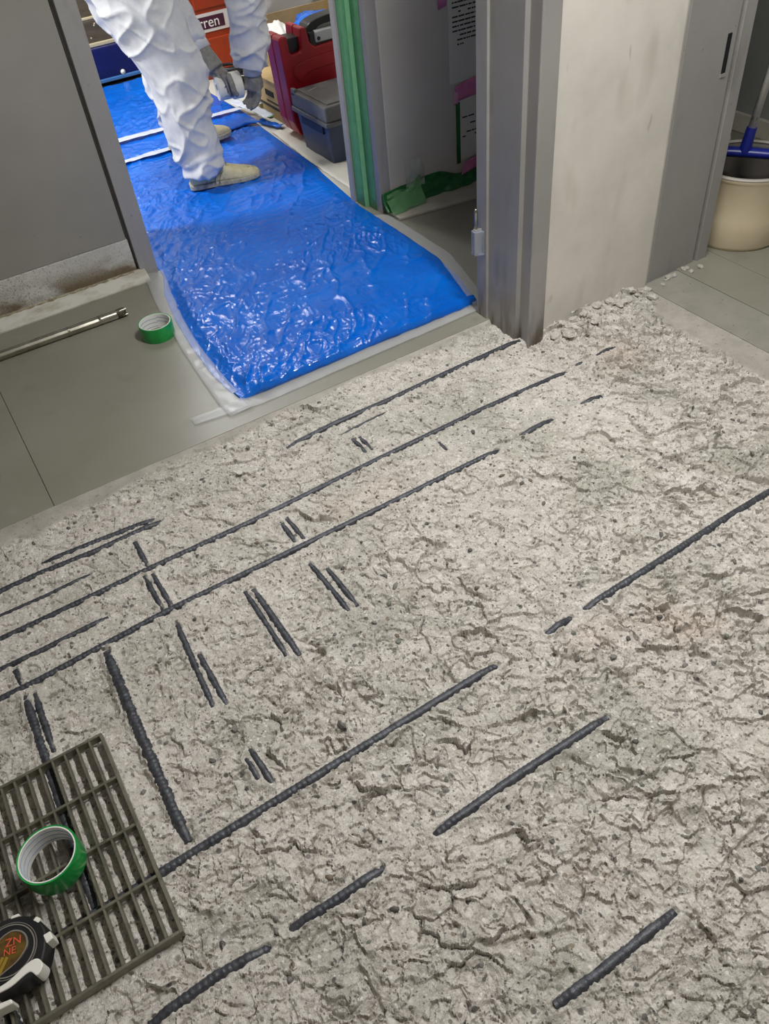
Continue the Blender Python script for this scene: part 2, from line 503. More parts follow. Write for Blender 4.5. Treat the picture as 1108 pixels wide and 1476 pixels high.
def concrete_material():
    m = mat('chipped_concrete', rgb(192, 184, 174), 0.92, spec=0.25)
    nt = m.node_tree; N = nt.nodes; L = nt.links
    b = N['Principled BSDF']
    tc = N.new('ShaderNodeTexCoord'); S = tc.outputs['Object']
    def noise(scale, detail=4, rough=0.6):
        n = N.new('ShaderNodeTexNoise'); n.inputs['Scale'].default_value = scale; n.inputs['Detail'].default_value = detail
        n.inputs['Roughness'].default_value = rough; L.new(S, n.inputs[0]); return n.outputs['Fac']
    def rng_(v, a, c, lo=0.0, hi=1.0):
        r = N.new('ShaderNodeMapRange'); r.inputs['From Min'].default_value = a; r.inputs['From Max'].default_value = c
        r.inputs['To Min'].default_value = lo; r.inputs['To Max'].default_value = hi
        L.new(v, r.inputs['Value']); return r.outputs[0]
    def mix(f, a, c):
        x = N.new('ShaderNodeMix'); x.data_type = 'RGBA'; L.new(f, x.inputs['Factor'])
        for s, v in (('A', a), ('B', c)):
            if isinstance(v, tuple): x.inputs[s].default_value = v
            else: L.new(v, x.inputs[s])
        return x.outputs['Result']
    c = mix(rng_(noise(4.0, 5), 0.35, 0.65), rgb(190, 184, 175), rgb(203, 197, 190))
    c = mix(rng_(noise(34, 4, 0.7), 0.42, 0.62), c, rgb(218, 213, 206))
    c = mix(rng_(noise(3.1, 3), 0.50, 0.66, 0, 0.6), c, rgb(166, 166, 154))
    c = mix(rng_(noise(2.3, 2), 0.60, 0.75, 0, 0.5), c, rgb(205, 184, 168))
    c = mix(rng_(noise(110, 3, 0.7), 0.55, 0.68, 0, 0.6), c, rgb(150, 142, 130))
    c = mix(rng_(noise(230, 3, 0.75), 0.56, 0.66, 0, 0.65), c, rgb(132, 126, 117))
    c = mix(rng_(noise(180, 3, 0.75), 0.58, 0.68, 0, 0.7), c, rgb(232, 227, 220))
    # aggregate grains
    def grains(scale, thr, col, fac, rad):
        nonlocal c
        v = N.new('ShaderNodeTexVoronoi'); v.inputs['Scale'].default_value = scale; L.new(S, v.inputs[0])
        sp = N.new('ShaderNodeSeparateColor'); L.new(v.outputs['Color'], sp.inputs[0])
        a = rng_(sp.outputs[0], thr, thr + 0.02); d = rng_(v.outputs['Distance'], rad, rad * 0.75)
        mm = N.new('ShaderNodeMath'); mm.operation = 'MULTIPLY'; L.new(a, mm.inputs[0]); L.new(d, mm.inputs[1])
        m2 = N.new('ShaderNodeMath'); m2.operation = 'MULTIPLY'; L.new(mm.outputs[0], m2.inputs[0]); m2.inputs[1].default_value = fac
        c = mix(m2.outputs[0], c, col)
    grains(120, 0.93, rgb(112, 106, 98), 0.8, 0.5)
    grains(190, 0.90, rgb(96, 90, 84), 0.8, 0.45)
    grains(150, 0.90, rgb(232, 228, 222), 0.8, 0.5)
    grains(85, 0.96, rgb(92, 90, 86), 0.85, 0.5)
    grains(62, 0.955, rgb(120, 118, 110), 0.7, 0.42)
    grains(95, 0.97, rgb(136, 122, 106), 0.8, 0.5)
    at = N.new('ShaderNodeAttribute'); at.attribute_name = 'smooth_mask'
    sm = mix(rng_(noise(14, 4), 0.4, 0.65), rgb(166, 161, 152), rgb(182, 176, 168))
    sm = mix(rng_(noise(90, 3), 0.62, 0.70, 0, 0.6), sm, rgb(104, 98, 90))
    c = mix(at.outputs['Fac'], c, sm)
    L.new(c, b.inputs['Base Color'])
    b1 = N.new('ShaderNodeBump'); b1.inputs['Strength'].default_value = 0.55; b1.inputs['Distance'].default_value = 0.006
    L.new(noise(70, 6, 0.72), b1.inputs['Height'])
    b2 = N.new('ShaderNodeBump'); b2.inputs['Strength'].default_value = 0.8; b2.inputs['Distance'].default_value = 0.003
    L.new(noise(320, 3, 0.7), b2.inputs['Height']); L.new(b1.outputs[0], b2.inputs['Normal'])
    L.new(b2.outputs[0], b.inputs['Normal'])
    return m


concrete = concrete_material()

# ---------------------------------------------------------------- reinforcing bars: layout in metres on the floor
# (run of points, exposed stretches given as index pairs into the run); axis level is BAR_Z
BAR_Z = -0.010
BARS = [
    # label, radius, list of exposed polylines of one bar
    ('broad dark groove bar running into the foot of the steel post', 0.0085, [[(0.571, 1.653), (0.724, 1.664), (0.907, 1.661), (1.106, 1.666), (1.392, 1.668)]]),
    ('short thin bar beside the broad bar that meets the steel post', 0.004, [[(0.719, 1.611), (0.873, 1.621)]]),
    ('longest ribbed bar, second from the tarp, broken up near the white wall', 0.0078, [[(-0.42, 1.456), (-0.166, 1.453), (0.079, 1.454), (0.372, 1.450), (0.748, 1.458), (1.083, 1.461), (1.393, 1.452)], [(1.437, 1.461), (1.467, 1.460)], [(1.517, 1.461), (1.588, 1.460)]]),
    ('long ribbed bar along the heads of the paired short bars, third from the tarp', 0.0078, [[(-0.44, 1.291), (-0.209, 1.290), (0.086, 1.304), (0.442, 1.299), (0.73, 1.296), (1.02, 1.295)], [(1.108, 1.307), (1.219, 1.308)], [(1.324, 1.311), (1.392, 1.307)]]),
    ('bar lying alongside the vinyl floor edge, the bar nearer the vinyl of two touching', 0.0078, [[(-0.118, 1.633), (0.02, 1.623), (0.174, 1.610)]]),
    ('bar lying alongside the vinyl floor edge, the bar farther from the vinyl of two touching', 0.0078, [[(-0.42, 1.604), (-0.127, 1.602), (0.009, 1.592), (0.181, 1.594)]]),
    ('thin faint bar between the touching pair and the longest bar', 0.0050, [[(-0.42, 1.531), (-0.132, 1.522), (-0.028, 1.526)]]),
    ('bar stub between the two longest bars, ending short of the crossing pair', 0.0065, [[(-0.42, 1.371), (-0.189, 1.367), (-0.033, 1.370)]]),
    ('heavy bar from the drain grating across the middle of the concrete', 0.0085, [[(-0.44, 0.745), (-0.14, 0.750), (0.139, 0.754), (0.405, 0.757), (0.602, 0.759)], [(0.739, 0.761), (0.807, 0.764)], [(0.847, 0.764), (1.104, 0.770), (1.3, 0.776), (1.60, 0.777)]]),
    ('heavy bar showing in three stretches between grating and bare concrete', 0.0085, [[(0.302, 0.539), (0.478, 0.543), (0.704, 0.541)], [(0.015, 0.541), (0.092, 0.538), (0.191, 0.540)], [(-0.236, 0.539), (-0.121, 0.544), (-0.032, 0.536)]]),
    ('single thick bar piece alone in bare concrete, farthest from the tarp', 0.0085, [[(0.301, 0.220), (0.395, 0.217), (0.548, 0.218)]]),
    ('wide cross bar between the third long bar and the heavy middle bar beside the grating', 0.0105, [[(-0.068, 1.276), (-0.074, 1.005), (-0.076, 0.775)]]),
    ('cross bar that runs under the steel drain grating', 0.0085, [[(-0.250, 1.268), (-0.251, 1.118), (-0.255, 0.894), (-0.255, 0.760)], [(-0.252, 1.348), (-0.249, 1.305)]]),
    ('short twin lying against the cross bar that enters the grating', 0.0068, [[(-0.231, 1.262), (-0.234, 1.100)]]),
    ('cross bar under the grating beneath the tape measure', 0.0085, [[(-0.432, 0.733), (-0.411, 0.64), (-0.405, 0.56)]]),
    ('paired cross bar crossing the longest bar, the bar nearer the grating', 0.0070, [[(0.079, 1.440), (0.079, 1.312)], [(0.090, 1.254), (0.082, 1.132), (0.074, 1.015)], [(0.082, 0.868), (0.084, 0.813)]]),
    ('paired cross bar crossing the longest bar, the bar farther from the grating', 0.0070, [[(0.098, 1.564), (0.097, 1.470)], [(0.097, 1.436), (0.099, 1.315)], [(0.100, 1.147), (0.099, 0.999)], [(0.096, 0.880), (0.102, 0.784)]]),
    ('boldest paired cross bar starting at the third long bar, thinner of the two', 0.0066, [[(0.258, 1.252), (0.256, 1.035)]]),
    ('boldest paired cross bar starting at the third long bar, thicker of the two', 0.0080, [[(0.276, 1.246), (0.279, 1.019)]]),
    ('cross bar of the pair straddling the third long bar, on the grating side', 0.0068, [[(0.427, 1.405), (0.426, 1.319)], [(0.421, 1.239), (0.426, 1.062)]]),
    ('cross bar of the pair straddling the third long bar, on the steel post side', 0.0066, [[(0.445, 1.407), (0.448, 1.321)], [(0.447, 1.204), (0.449, 1.062)]]),
    ('tiny cross bar stub between the first two long bars, on the grating side', 0.0066, [[(0.736, 1.577), (0.737, 1.503)]]),
    ('tiny cross bar stub between the first two long bars, on the steel post side', 0.0066, [[(0.755, 1.571), (0.755, 1.504)]]),
    ('tiniest bar speck between the longest bar and the end of the third bar', 0.0055, [[(0.916, 1.419), (0.914, 1.381)]]),
]
CRACKS = [
    [(0.96, 0.616), (1.029, 0.571), (1.096, 0.614), (1.156, 0.606)], [(0.952, 0.754), (0.888, 0.729), (0.879, 0.678)],
    [(0.949, 0.553), (0.978, 0.491)], [(0.191, 0.662), (0.225, 0.67), (0.275, 0.653)], [(0.018, 0.499), (0.052, 0.514), (0.075, 0.512)],
    [(0.07, 0.623), (0.059, 0.575), (0.077, 0.536)], [(0.266, 0.347), (0.331, 0.323), (0.408, 0.278)],
    [(0.327, 0.737), (0.377, 0.739), (0.345, 0.672)], [(0.584, 0.458), (0.587, 0.424), (0.715, 0.401)], [(0.515, 0.819), (0.52, 0.764)],
    [(1.509, 1.255), (1.66, 1.219)], [(0.58, 1.05), (0.653, 1.102), (0.718, 1.109)], [(0.832, 1.125), (0.851, 1.067)],
    [(0.62, 0.356), (0.676, 0.379)], [(0.663, 0.226), (0.784, 0.244)], [(0.078, 0.423), (0.075, 0.356)], [(0.376, 0.377), (0.421, 0.361)],
    [(-0.038, 1.105), (0.005, 1.137), (0.05, 1.214)], [(-0.007, 1.104), (0.007, 1.178)], [(1.392, 1.668), (1.41, 1.60)],
    [(1.60, 1.60), (1.72, 1.52), (1.80, 1.56)], [(1.70, 1.36), (1.66, 1.30), (1.70, 1.22)], [(1.30, 1.02), (1.36, 1.0), (1.38, 0.95)],
]
EDGE_Y = 1.815      # where the grey vinyl of the passage begins
EDGE_X = 1.890      # where the flat screed of the right doorway begins


def concrete_height(x, y):
    # broken shells lie along one direction
    al, ac = 0.82 * x - 0.57 * y, 0.57 * x + 0.82 * y
    wx = al + 0.050 * (fbm(x * 11, y * 11, 3, 1) - 0.5) + 0.014 * (vnoise(x * 60, y * 60, 21) - 0.5)
    wy = ac + 0.050 * (fbm(x * 11, y * 11, 3, 2) - 0.5) + 0.014 * (vnoise(x * 60, y * 60, 22) - 0.5)
    big = (fbm(x * 3.2, y * 3.2, 3, 5) - 0.5) * 0.022
    f1, e1 = facets(wx * 0.70, wy * 1.25, 0.066, 0.13, 0.0034, 3)
    f2, e2 = facets(wx * 0.75, wy * 1.2, 0.029, 0.18, 0.0016, 4)
    f3, e3 = facets(wx * 0.85, wy, 0.0135, 0.22, 0.0010, 5)
    fine = (fbm(x * 95, y * 95, 3, 7) - 0.5) * 0.0046
    pits = -0.007 * sstep(0.68, 0.76, fbm(x * 38, y * 38, 2, 9)) + 0.004 * sstep(0.70, 0.80, fbm(x * 30, y * 30, 2, 19))
    rough = 0.50 + 0.50 * sstep(1.35, 0.90, y) + 0.9 * sstep(1.35, 1.62, x) * sstep(1.0, 1.2, y)
    rough = rough * (0.50 + 0.62 * vnoise(x * 5, y * 5, 31))
    # splits left open between the shells
    s1 = sstep(0.0045, 0.0012, e1) * sstep(0.64, 0.72, fbm(x * 13, y * 13, 2, 33))
    s2 = sstep(0.0042, 0.0010, e2) * sstep(0.64, 0.72, fbm(x * 24, y * 24, 2, 34))
    h = -0.009 + big + rough * (f1 + f2 + f3 + pits - 0.014 * s1 - 0.008 * s2) + fine
    # rubble left against the foot of the white wall and along the screed
    h = h + 0.018 * sstep(1.55, 1.66, y + 0.03 * (vnoise(x * 18, y * 18, 40) - 0.5)) * sstep(1.44, 1.52, x)
    return h


GX0, GX1, GY0, GY1, GD = -0.52, EDGE_X, -0.12, EDGE_Y, 0.0023
nx, ny = int((GX1 - GX0) / GD) + 1, int((GY1 - GY0) / GD) + 1
X, Y = np.meshgrid(np.linspace(GX0, GX1, nx), np.linspace(GY0, GY1, ny))
Hh = concrete_height(X, Y)
# cracks
wob = 0.012 * (fbm(X * 40, Y * 40, 2, 50) - 0.5)
for c in CRACKS:
    xs = [p[0] for p in c]; ys = [p[1] for p in c]
    m = (X > min(xs) - .05) & (X < max(xs) + .05) & (Y > min(ys) - .05) & (Y < max(ys) + .05)
    dd = np.full(m.sum(), 9.0)
    for a, b in zip(c[:-1], c[1:]):
        d, t = seg_dist(X[m] + wob[m], Y[m] + wob[m] * 0.8, a, b)
        dd = np.minimum(dd, d)
    Hh[m] -= 0.010 * sstep(0.0065, 0.0015, dd)
# flat remains beside the vinyl edges
mY = sstep(EDGE_Y - 0.030, EDGE_Y - 0.012, Y + 0.05 * (fbm(X * 16, Y * 16, 3, 60) - 0.5) + 0.040 * sstep(0.45, -0.1, X))
bx = 1.800 + 0.035 * (fbm(Y * 14, Y * 3 + 4, 3, 61) - 0.5) + 0.05 * sstep(1.45, 1.6, Y)
mX = sstep(-0.014, 0.006, X - bx + 0.03 * (fbm(X * 22, Y * 22, 3, 62) - 0.5))
mask = np.clip(mY + mX, 0, 1)
flat = -0.0015 + 0.0009 * (fbm(X * 60, Y * 60, 2, 63) - 0.5)
Hh = Hh * (1 - mask) + flat * mask
# room for the grating to sit on the concrete
gm = sstep(-0.09, -0.14, X) * sstep(1.10, 1.06, Y) * sstep(0.58, 0.63, Y)
Hh = Hh * (1 - gm) + np.minimum(Hh * 0.45, -0.001) * gm
# concrete follows the bars: broken back to about half of each exposed bar
for lab, r, runs in BARS:
    for run in runs:
        xs = [p[0] for p in run]; ys = [p[1] for p in run]
        pad = 0.05
        m = (X > min(xs) - pad) & (X < max(xs) + pad) & (Y > min(ys) - pad) & (Y < max(ys) + pad)
        if not m.any(): continue
        dd = np.full(m.sum(), 9.0)
        for a, b in zip(run[:-1], run[1:]):
            d, t = seg_dist(X[m], Y[m], a, b)
            dd = np.minimum(dd, d)
        nz = fbm(X[m] * 55, Y[m] * 55, 3, 70)
        w = sstep(0.026, r * 0.8, dd + 0.012 * (nz - 0.5))
        n2 = fbm(X[m] * 130, Y[m] * 130, 2, 71)
        tgt = BAR_Z + r * (0.62 + (nz - 0.5) * 1.5 + (n2 - 0.5) * 0.9) - r * 0.7 * sstep(r * 1.0, r * 0.4, dd)
        Hh[m] = Hh[m] * (1 - w) + tgt * w
Hh = np.clip(Hh, -0.034, 0.026)


def height_at(x, y):
    i = int(round((x - GX0) / (GX1 - GX0) * (nx - 1))); j = int(round((y - GY0) / (GY1 - GY0) * (ny - 1)))
    return float(Hh[min(max(j, 0), ny - 1), min(max(i, 0), nx - 1)])


def big_grid(name, X, Y, Z, material, smooth=True):
    ny_, nx_ = X.shape
    me = bpy.data.meshes.new(name)
    nv = nx_ * ny_
    me.vertices.add(nv)
    me.vertices.foreach_set('co', np.stack([X, Y, Z], -1).astype(np.float32).ravel())
    idx = np.arange(nv).reshape(ny_, nx_)
    q = np.stack([idx[:-1, :-1], idx[:-1, 1:], idx[1:, 1:], idx[1:, :-1]], -1).reshape(-1, 4)
    nf = len(q)
    me.loops.add(nf * 4); me.loops.foreach_set('vertex_index', q.ravel().astype(np.int32))
    me.polygons.add(nf)
    me.polygons.foreach_set('loop_start', np.arange(0, nf * 4, 4, dtype=np.int32))
    me.polygons.foreach_set('use_smooth', np.full(nf, smooth, dtype=bool))
    me.update(calc_edges=True)
    me.materials.append(material)
    o = bpy.data.objects.new(name, me); COL.objects.link(o)
    return o


floor_c = big_grid('floor_concrete', X, Y, Hh, concrete, False)
at = floor_c.data.attributes.new('smooth_mask', 'FLOAT', 'POINT')
at.data.foreach_set('value', mask.astype(np.float32).ravel())
struct(floor_c, 'chipped bare concrete floor with broken shells and cracks')

# pebbles of the aggregate that stand out of the broken face
pm = [mat('pebble_dark', rgb(78, 76, 74), 0.6, 0, rgb(96, 92, 88), 90), mat('pebble_grey', rgb(112, 108, 104), 0.6, 0, rgb(130, 126, 120), 90),
      mat('pebble_brown', rgb(104, 92, 78), 0.6, 0, rgb(124, 110, 94), 90), mat('pebble_green', rgb(98, 104, 94), 0.6, 0, rgb(116, 120, 110), 90),
      mat('pebble_pale', rgb(214, 208, 198), 0.6, 0, rgb(196, 190, 180), 90)]
peb_mesh = []
for k in range(10):
    bm = bmesh.new()
    bmesh.ops.create_icosphere(bm, subdivisions=1, radius=1.0)
    for v in bm.verts:
        v.co *= random.uniform(0.75, 1.2)
        v.co.z *= 0.6
    me = bpy.data.meshes.new('aggregate_stone')
    bm.to_mesh(me); bm.free()
    me.polygons.foreach_set('use_smooth', [k % 2 == 0] * len(me.polygons))
    me.materials.append(pm[(0, 0, 1, 1, 2, 3, 0, 1, 2, 4)[k]])
    peb_mesh.append(me)


def in_view_xy(x, y):
    v = np.array([x, y, -CAM_H])
    u, w, d = v @ _right, v @ _down, v @ _f
    return d > 0 and abs(u / d * 1165.2) < 548 and abs(w / d * 1165.2) < 732


np_placed = 0
while np_placed < 300:
    x, y = random.uniform(-0.45, 1.78), random.uniform(0.02, 1.77)
    if not in_view_xy(x, y): continue
    if -0.5 < x < -0.12 and 0.6 < y < 1.08: continue
    if any(abs(x - (run[0][0] + run[-1][0]) / 2) < abs(run[0][0] - run[-1][0]) / 2 + 0.02 and abs(y - (run[0][1] + run[-1][1]) / 2) < abs(run[0][1] - run[-1][1]) / 2 + 0.02
           for _, _, runs in BARS for run in runs): continue
    o = bpy.data.objects.new('aggregate_stone', peb_mesh[np_placed % 10])
    s = random.choice((0.0036, 0.0042, 0.005, 0.006, 0.008))
    o.scale = (s * random.uniform(0.8, 1.5), s * random.uniform(0.7, 1.0), s * random.uniform(0.7, 1.0))
    o.rotation_euler = (random.uniform(-.4, .4), random.uniform(-.4, .4), random.uniform(0, 6.3))
    o.location = (x, y, height_at(x, y) + s * 0.10)
    COL.objects.link(o); o.parent = floor_c
    np_placed += 1

# ---------------------------------------------------------------- bars
for lab, r, runs in BARS:
    pts, rad = [], []
    run_sorted = sorted(runs, key=lambda q: (q[0][0] + q[-1][0]) if abs(q[0][0] - q[-1][0]) > abs(q[0][1] - q[-1][1]) else -(q[0][1] + q[-1][1]))
    allp = []
    for run in run_sorted:
        if abs(run[0][0] - run[-1][0]) > abs(run[0][1] - run[-1][1]):
            run = sorted(run)
        P = np.array(run); L_ = np.r_[0, np.cumsum(np.hypot(*np.diff(P, axis=0).T))]
        n = max(6, int(L_[-1] / 0.0028))
        s = np.linspace(0, L_[-1], n)
        px, py = np.interp(s, L_, P[:, 0]), np.interp(s, L_, P[:, 1])
        end = np.minimum(s, L_[-1] - s)
        z = BAR_Z + 0.05 * r - 0.75 * r * sstep(0.040, 0.0, end)
        seq = [(a, b, c) for a, b, c in zip(px, py, z)]
        if allp:      # buried stretch between two exposed ones
            a, b = Vector(allp[-1]), Vector(seq[0])
            allp.append((a.x * .85 + b.x * .15, a.y * .85 + b.y * .15, -0.055))
            allp.append((a.x * .15 + b.x * .85, a.y * .15 + b.y * .85, -0.055))
        allp += seq
    d = 0.0
    for i, p in enumerate(allp):
        if i: d += (Vector(p) - Vector(allp[i - 1])).length
        ph = (d % 0.0105) / 0.0105
        rad.append(r * (1.05 if ph < 0.35 else 0.965))
    # a root at the start of the bar
    rad = [v * 1.16 for v in rad]
    o = MB().tube(allp, rad, 12)
    b0 = obj('reinforcing_bar', o, rebar_steel, smooth=False)
    smooth_by_angle(b0, 50)
    tag(b0, lab, 'rebar', 'reinforcing bars laid bare in the concrete')

# ---------------------------------------------------------------- floors
fl = obj('floor', MB().box(-1.7, 2.16, EDGE_Y, 5.8, -0.06, -0.004), screed)
struct(fl, 'floor of the passage and the room behind it')
for (x0, x1, y0, y1, m_) in ((-1.7, -0.036, EDGE_Y, 2.86, vinyl), (-0.034, 1.47, EDGE_Y, 2.86, vinyl), (1.472, 2.14, 1.865, 2.86, vinyl),
                             (-1.2, 2.16, 2.862, 5.78, cream_vinyl)):
    obj('floor_sheet', MB().box(x0, x1, y0, y1, -0.004, 0.0), m_, fl, bevel=0.0008, seg=1)
fr = obj('floor_right', MB().box(EDGE_X, 3.2, 0.0, 2.66, -0.06, -0.004), screed)
struct(fr, 'floor of the doorway and mop room on the right')
obj('screed_strip', MB().box(EDGE_X + .001, 2.047, 0.3, 1.655, -0.005, -0.0008), screed, fr)
for (x0, x1) in ((2.05, 2.222), (2.224, 3.12)):
    obj('floor_sheet', MB().box(x0, x1, 0.0, 2.64, -0.004, 0.0), vinyl, fr, bevel=0.0008, seg=1)
fo = obj('floor_base', MB().box(-1.7, GX1, -1.7, EDGE_Y, -0.12, -0.06), screed)
struct(fo, 'slab under the chipped concrete')
for (x0, x1, y0, y1) in ((-1.7, GX0, -1.7, EDGE_Y), (GX0, 1.92, -1.7, GY0)):
    xr_, yr_ = np.meshgrid(np.linspace(x0, x1, int((x1 - x0) / 0.010)), np.linspace(y0, y1, int((y1 - y0) / 0.010)))
    zr_ = np.clip(concrete_height(xr_, yr_), -0.034, 0.026)
    if y1 == EDGE_Y:
        k_ = sstep(EDGE_Y - 0.07, EDGE_Y - 0.03, yr_); zr_ = zr_ * (1 - k_) - 0.0015 * k_
    struct(big_grid('floor_rest', xr_, yr_, zr_, concrete, False), 'chipped concrete floor going on beyond the grating')


# ---------------------------------------------------------------- left steel partition and jamb
wl = obj('wall_left', MB().box(-1.7, 0.572, 2.885, 3.18, 0.0, 2.5), wall_paint)
struct(wl, 'grey steel partition left of the doorway')
obj('steel_panel', MB().box(-1.7, 0.571, 2.868, 2.886, 0.150, 2.5), panel_paint, wl, bevel=0.002)
obj('kick_plate', MB().box(-1.7, 0.574, 2.864, 2.886, 0.0, 0.149), kick_paint, wl, bevel=0.0015)
# sloping ledge at the foot, with a lumpy bead of old sealant
obj('foot_ledge', MB().prism([(2.806, 0.0), (2.864, 0.0), (2.864, 0.034), (2.855, 0.034), (2.806, 0.006)], -1.7, 0.60, axis='x'), ledge_paint, wl, bevel=0.001)
pts, rad = [], []
for i in range(140):
    x = -0.9 + i * 0.0105
    pts.append((x, 2.856 + 0.002 * math.sin(i * 1.7), 0.033 + 0.001 * math.sin(i * .9))); rad.append(0.0042 + 0.002 * vnoise(np.array([i * .6]), np.array([.3]), 3)[0])
obj('sealant_bead', MB().tube(pts, rad, 7), mat('old_sealant', rgb(120, 108, 84), 0.8, 0, rgb(168, 162, 140), 40), wl, smooth=True)
# jamb
jl = obj('trim_1', MB().prism([(0.583, 2.858), (0.648, 2.858), (0.648, 3.21), (0.576, 3.21), (0.576, 2.89), (0.583, 2.89)], 0.0, 2.1), steel_paint, bevel=0.002)
struct(jl, 'left steel door jamb of the doorway with the tarp')
obj('jamb_fold', MB().box(0.583, 0.603, 2.854, 2.859, 0.0, 2.1), steel_paint, jl, bevel=0.001)
# doorway head and the rest of the partition
struct(obj('trim_2', MB().box(0.576, 1.58, 2.86, 3.0, 2.1, 2.16), steel_paint, bevel=0.002), 'steel head of the doorway')
struct(obj('wall_head', MB().box(0.576, 2.2, 2.88, 3.0, 2.16, 2.5), wall_paint), 'wall over the doorway')

# ---------------------------------------------------------------- right jamb of that doorway, taped green
jr = obj('trim_3', MB().prism([(1.504, 2.90), (1.504, 2.866), (1.514, 2.866), (1.514, 2.800), (1.532, 2.800), (1.532, 2.704), (1.578, 2.704), (1.578, 2.90)], 0.0, 2.1), steel_paint, bevel=0.0015)
struct(jr, 'right steel door jamb of the doorway, covered in green tape')


def ribbon(poly, z0, z1, thick, nz=40, amp=0.0012, seed=0):
    """vertical tape following a plan polyline"""
    m = MB()
    P = np.array(poly, float)
    nseg = len(P)
    zs = np.linspace(z0, z1, nz)
    G = np.zeros((nz, nseg, 3))
    for i, z in enumerate(zs):
        w = amp * (vnoise(np.array([z * 18]), np.array([seed * 3.3]), seed)[0] - 0.5)
        G[i, :, 0] = P[:, 0] + w; G[i, :, 1] = P[:, 1] + w; G[i, :, 2] = z
    return m.grid(G)


t = thing('masking_tape', (1.51, 2.83, 0), 'green masking tape run up the steel jamb beside the notices', 'tape')
obj('tape_strip', ribbon([(1.5125, 2.865), (1.5120, 2.83), (1.5125, 2.801)], 0.0, 1.9, .0005, seed=1), pale_green, t, smooth=True, solid=0.0006)
obj('tape_strip', ribbon([(1.5125, 2.7985), (1.5312, 2.7978)], 0.0, 1.9, .0005, seed=2), light_green, t, solid=0.0006)  # same tape in lighter green, painting in the light on the step face
obj('tape_strip', ribbon([(1.5305, 2.797), (1.5300, 2.765), (1.5305, 2.738)], 0.0, 1.9, .0005, seed=3), pale_green, t, smooth=True, solid=0.0006)

# ---------------------------------------------------------------- wall with the notices
wc = obj('wall_center', MB().box(1.578, 2.19, 2.700, 2.88, 0.0, 2.5), wall_paint, bevel=0.004)
struct(wc, 'white wall with notices between the green taped jamb and the steel post')
struct(obj('baseboard_center', MB().prism([(1.55, 2.60), (2.13, 2.52), (2.13, 2.70), (1.55, 2.70)], 0.0, 0.012), skirting, bevel=0.003), 'pale floor strip below the wall with notices')
# green film taped along the foot of the wall
G = np.zeros((14, 60, 3))
for j, x in enumerate(np.linspace(1.534, 2.12, 60)):
    top = 0.078 + 0.03 * vnoise(np.array([x * 9]), np.array([.5]), 4)[0] - 0.035 * sstep(1.8, 1.92, x)
    for i in range(14):
        s = i / 13
        z = 0.013 + (top - 0.013) * s
        out = 0.030 * (1 - s) ** 2 * (0.6 + 0.8 * vnoise(np.array([x * 26]), np.array([s * 3]), 6)[0]) + 0.004 * vnoise(np.array([x * 60]), np.array([s * 7]), 8)[0]
        G[i, j] = (x, 2.698 - out, z)
gt = thing('film_strip', (1.8, 2.68, 0.013), 'dark green plastic film taped along the foot of the notice wall', 'film')
obj('film', MB().grid(G), film_green, gt, smooth=True, solid=0.0006)
G = np.zeros((16, 22, 3))
for i in range(16):
    for j in range(22):
        u, v = j / 21, i / 15
        n = vnoise(np.array([u * 4.5]), np.array([v * 4.5]), 12)[0]
        G[i, j] = (1.545 + 0.16 * u, 2.690 - 0.050 * (1 - v) ** 2 - 0.016 * n, 0.014 + (0.055 + 0.05 * vnoise(np.array([u * 3.]), np.array([.4]), 13)[0]) * v)
obj('crumpled_film', MB().grid(G), green_film, gt, solid=0.0005)
pf = thing('plastic_patch', (1.69, 2.698, 0.06), 'crumpled clear plastic patch peeling from the foot of the notice wall', 'film')
G = np.zeros((12, 12, 3))
for i in range(12):
    for j in range(12):
        u, v = j / 11, i / 11
        r_ = 0.5 * (abs(u - .5) + abs(v - .5))
        G[i, j] = (1.645 + 0.085 * u, 2.694 - 0.022 * max(0, 0.5 - r_ * 1.4) - 0.010 * vnoise(np.array([u * 4.0]), np.array([v * 4.0]), 15)[0], 0.075 + 0.11 * v - 0.01 * u)
obj('sheet', MB().grid(G), clear_film, pf, solid=0.0004)
# notices
def notice(x0, x1, z0, z1, label, lines, seed):
    t = thing('paper_notice', ((x0 + x1) / 2, 2.698, z0), label, 'notice')
    obj('sheet', MB().box(x0, x1, 2.6972, 2.6985, z0, z1), paper, t)
    r = random.Random(seed); m = MB()
    for z in lines:
        x = x0 + 0.018 + (0.02 if r.random() < .45 else 0)
        while x < x1 - 0.03:
            w = r.uniform(0.006, 0.03)
            if r.random() < .86:
                m.box(x, min(x + w, x1 - .02), 2.6966, 2.6973, z, z + 0.0050)
            x += w + r.uniform(0.0015, 0.005)
            if r.random() < .025: break
    obj('print', m, ink, t)['kind'] = 'stuff'
    return t
notice(1.868, 2.10, 0.395, 0.80, 'printed white notice above the upper pink tape on the wall', [0.790 - k * 0.0150 for k in range(19)], 3)
notice(1.905, 2.11, 0.105, 0.375, 'second white notice between the two pink tapes on the wall', [0.262, 0.235, 0.205, 0.190], 5)
def flat_tape(name, label, cat, pts, y, m_, amp=0.003, seed=1):
    """quad tape on the wall: four corners (x, z)"""
    G = np.zeros((6, 24, 3))
    a, b, c, d = [np.array(p) for p in pts]
    for i in range(6):
        for j in range(24):
            u, v = j / 23, i / 5
            p = (a * (1 - u) + b * u) * (1 - v) + (d * (1 - u) + c * u) * v
            G[i, j] = (p[0], y - amp * vnoise(np.array([u * 5.]), np.array([v * 1.5]), seed)[0], p[1])
    return tag(obj(name, MB().grid(G), m_, smooth=True, solid=0.0006), label, cat, 'pink tapes on the notice wall' if m_ is pink_tape else None)
flat_tape('pink_tape', 'pink tape strip between the two notices', 'tape', [(1.893, 0.330), (2.12, 0.345), (2.12, 0.425), (1.890, 0.385)], 2.6955, pink_tape, seed=2)
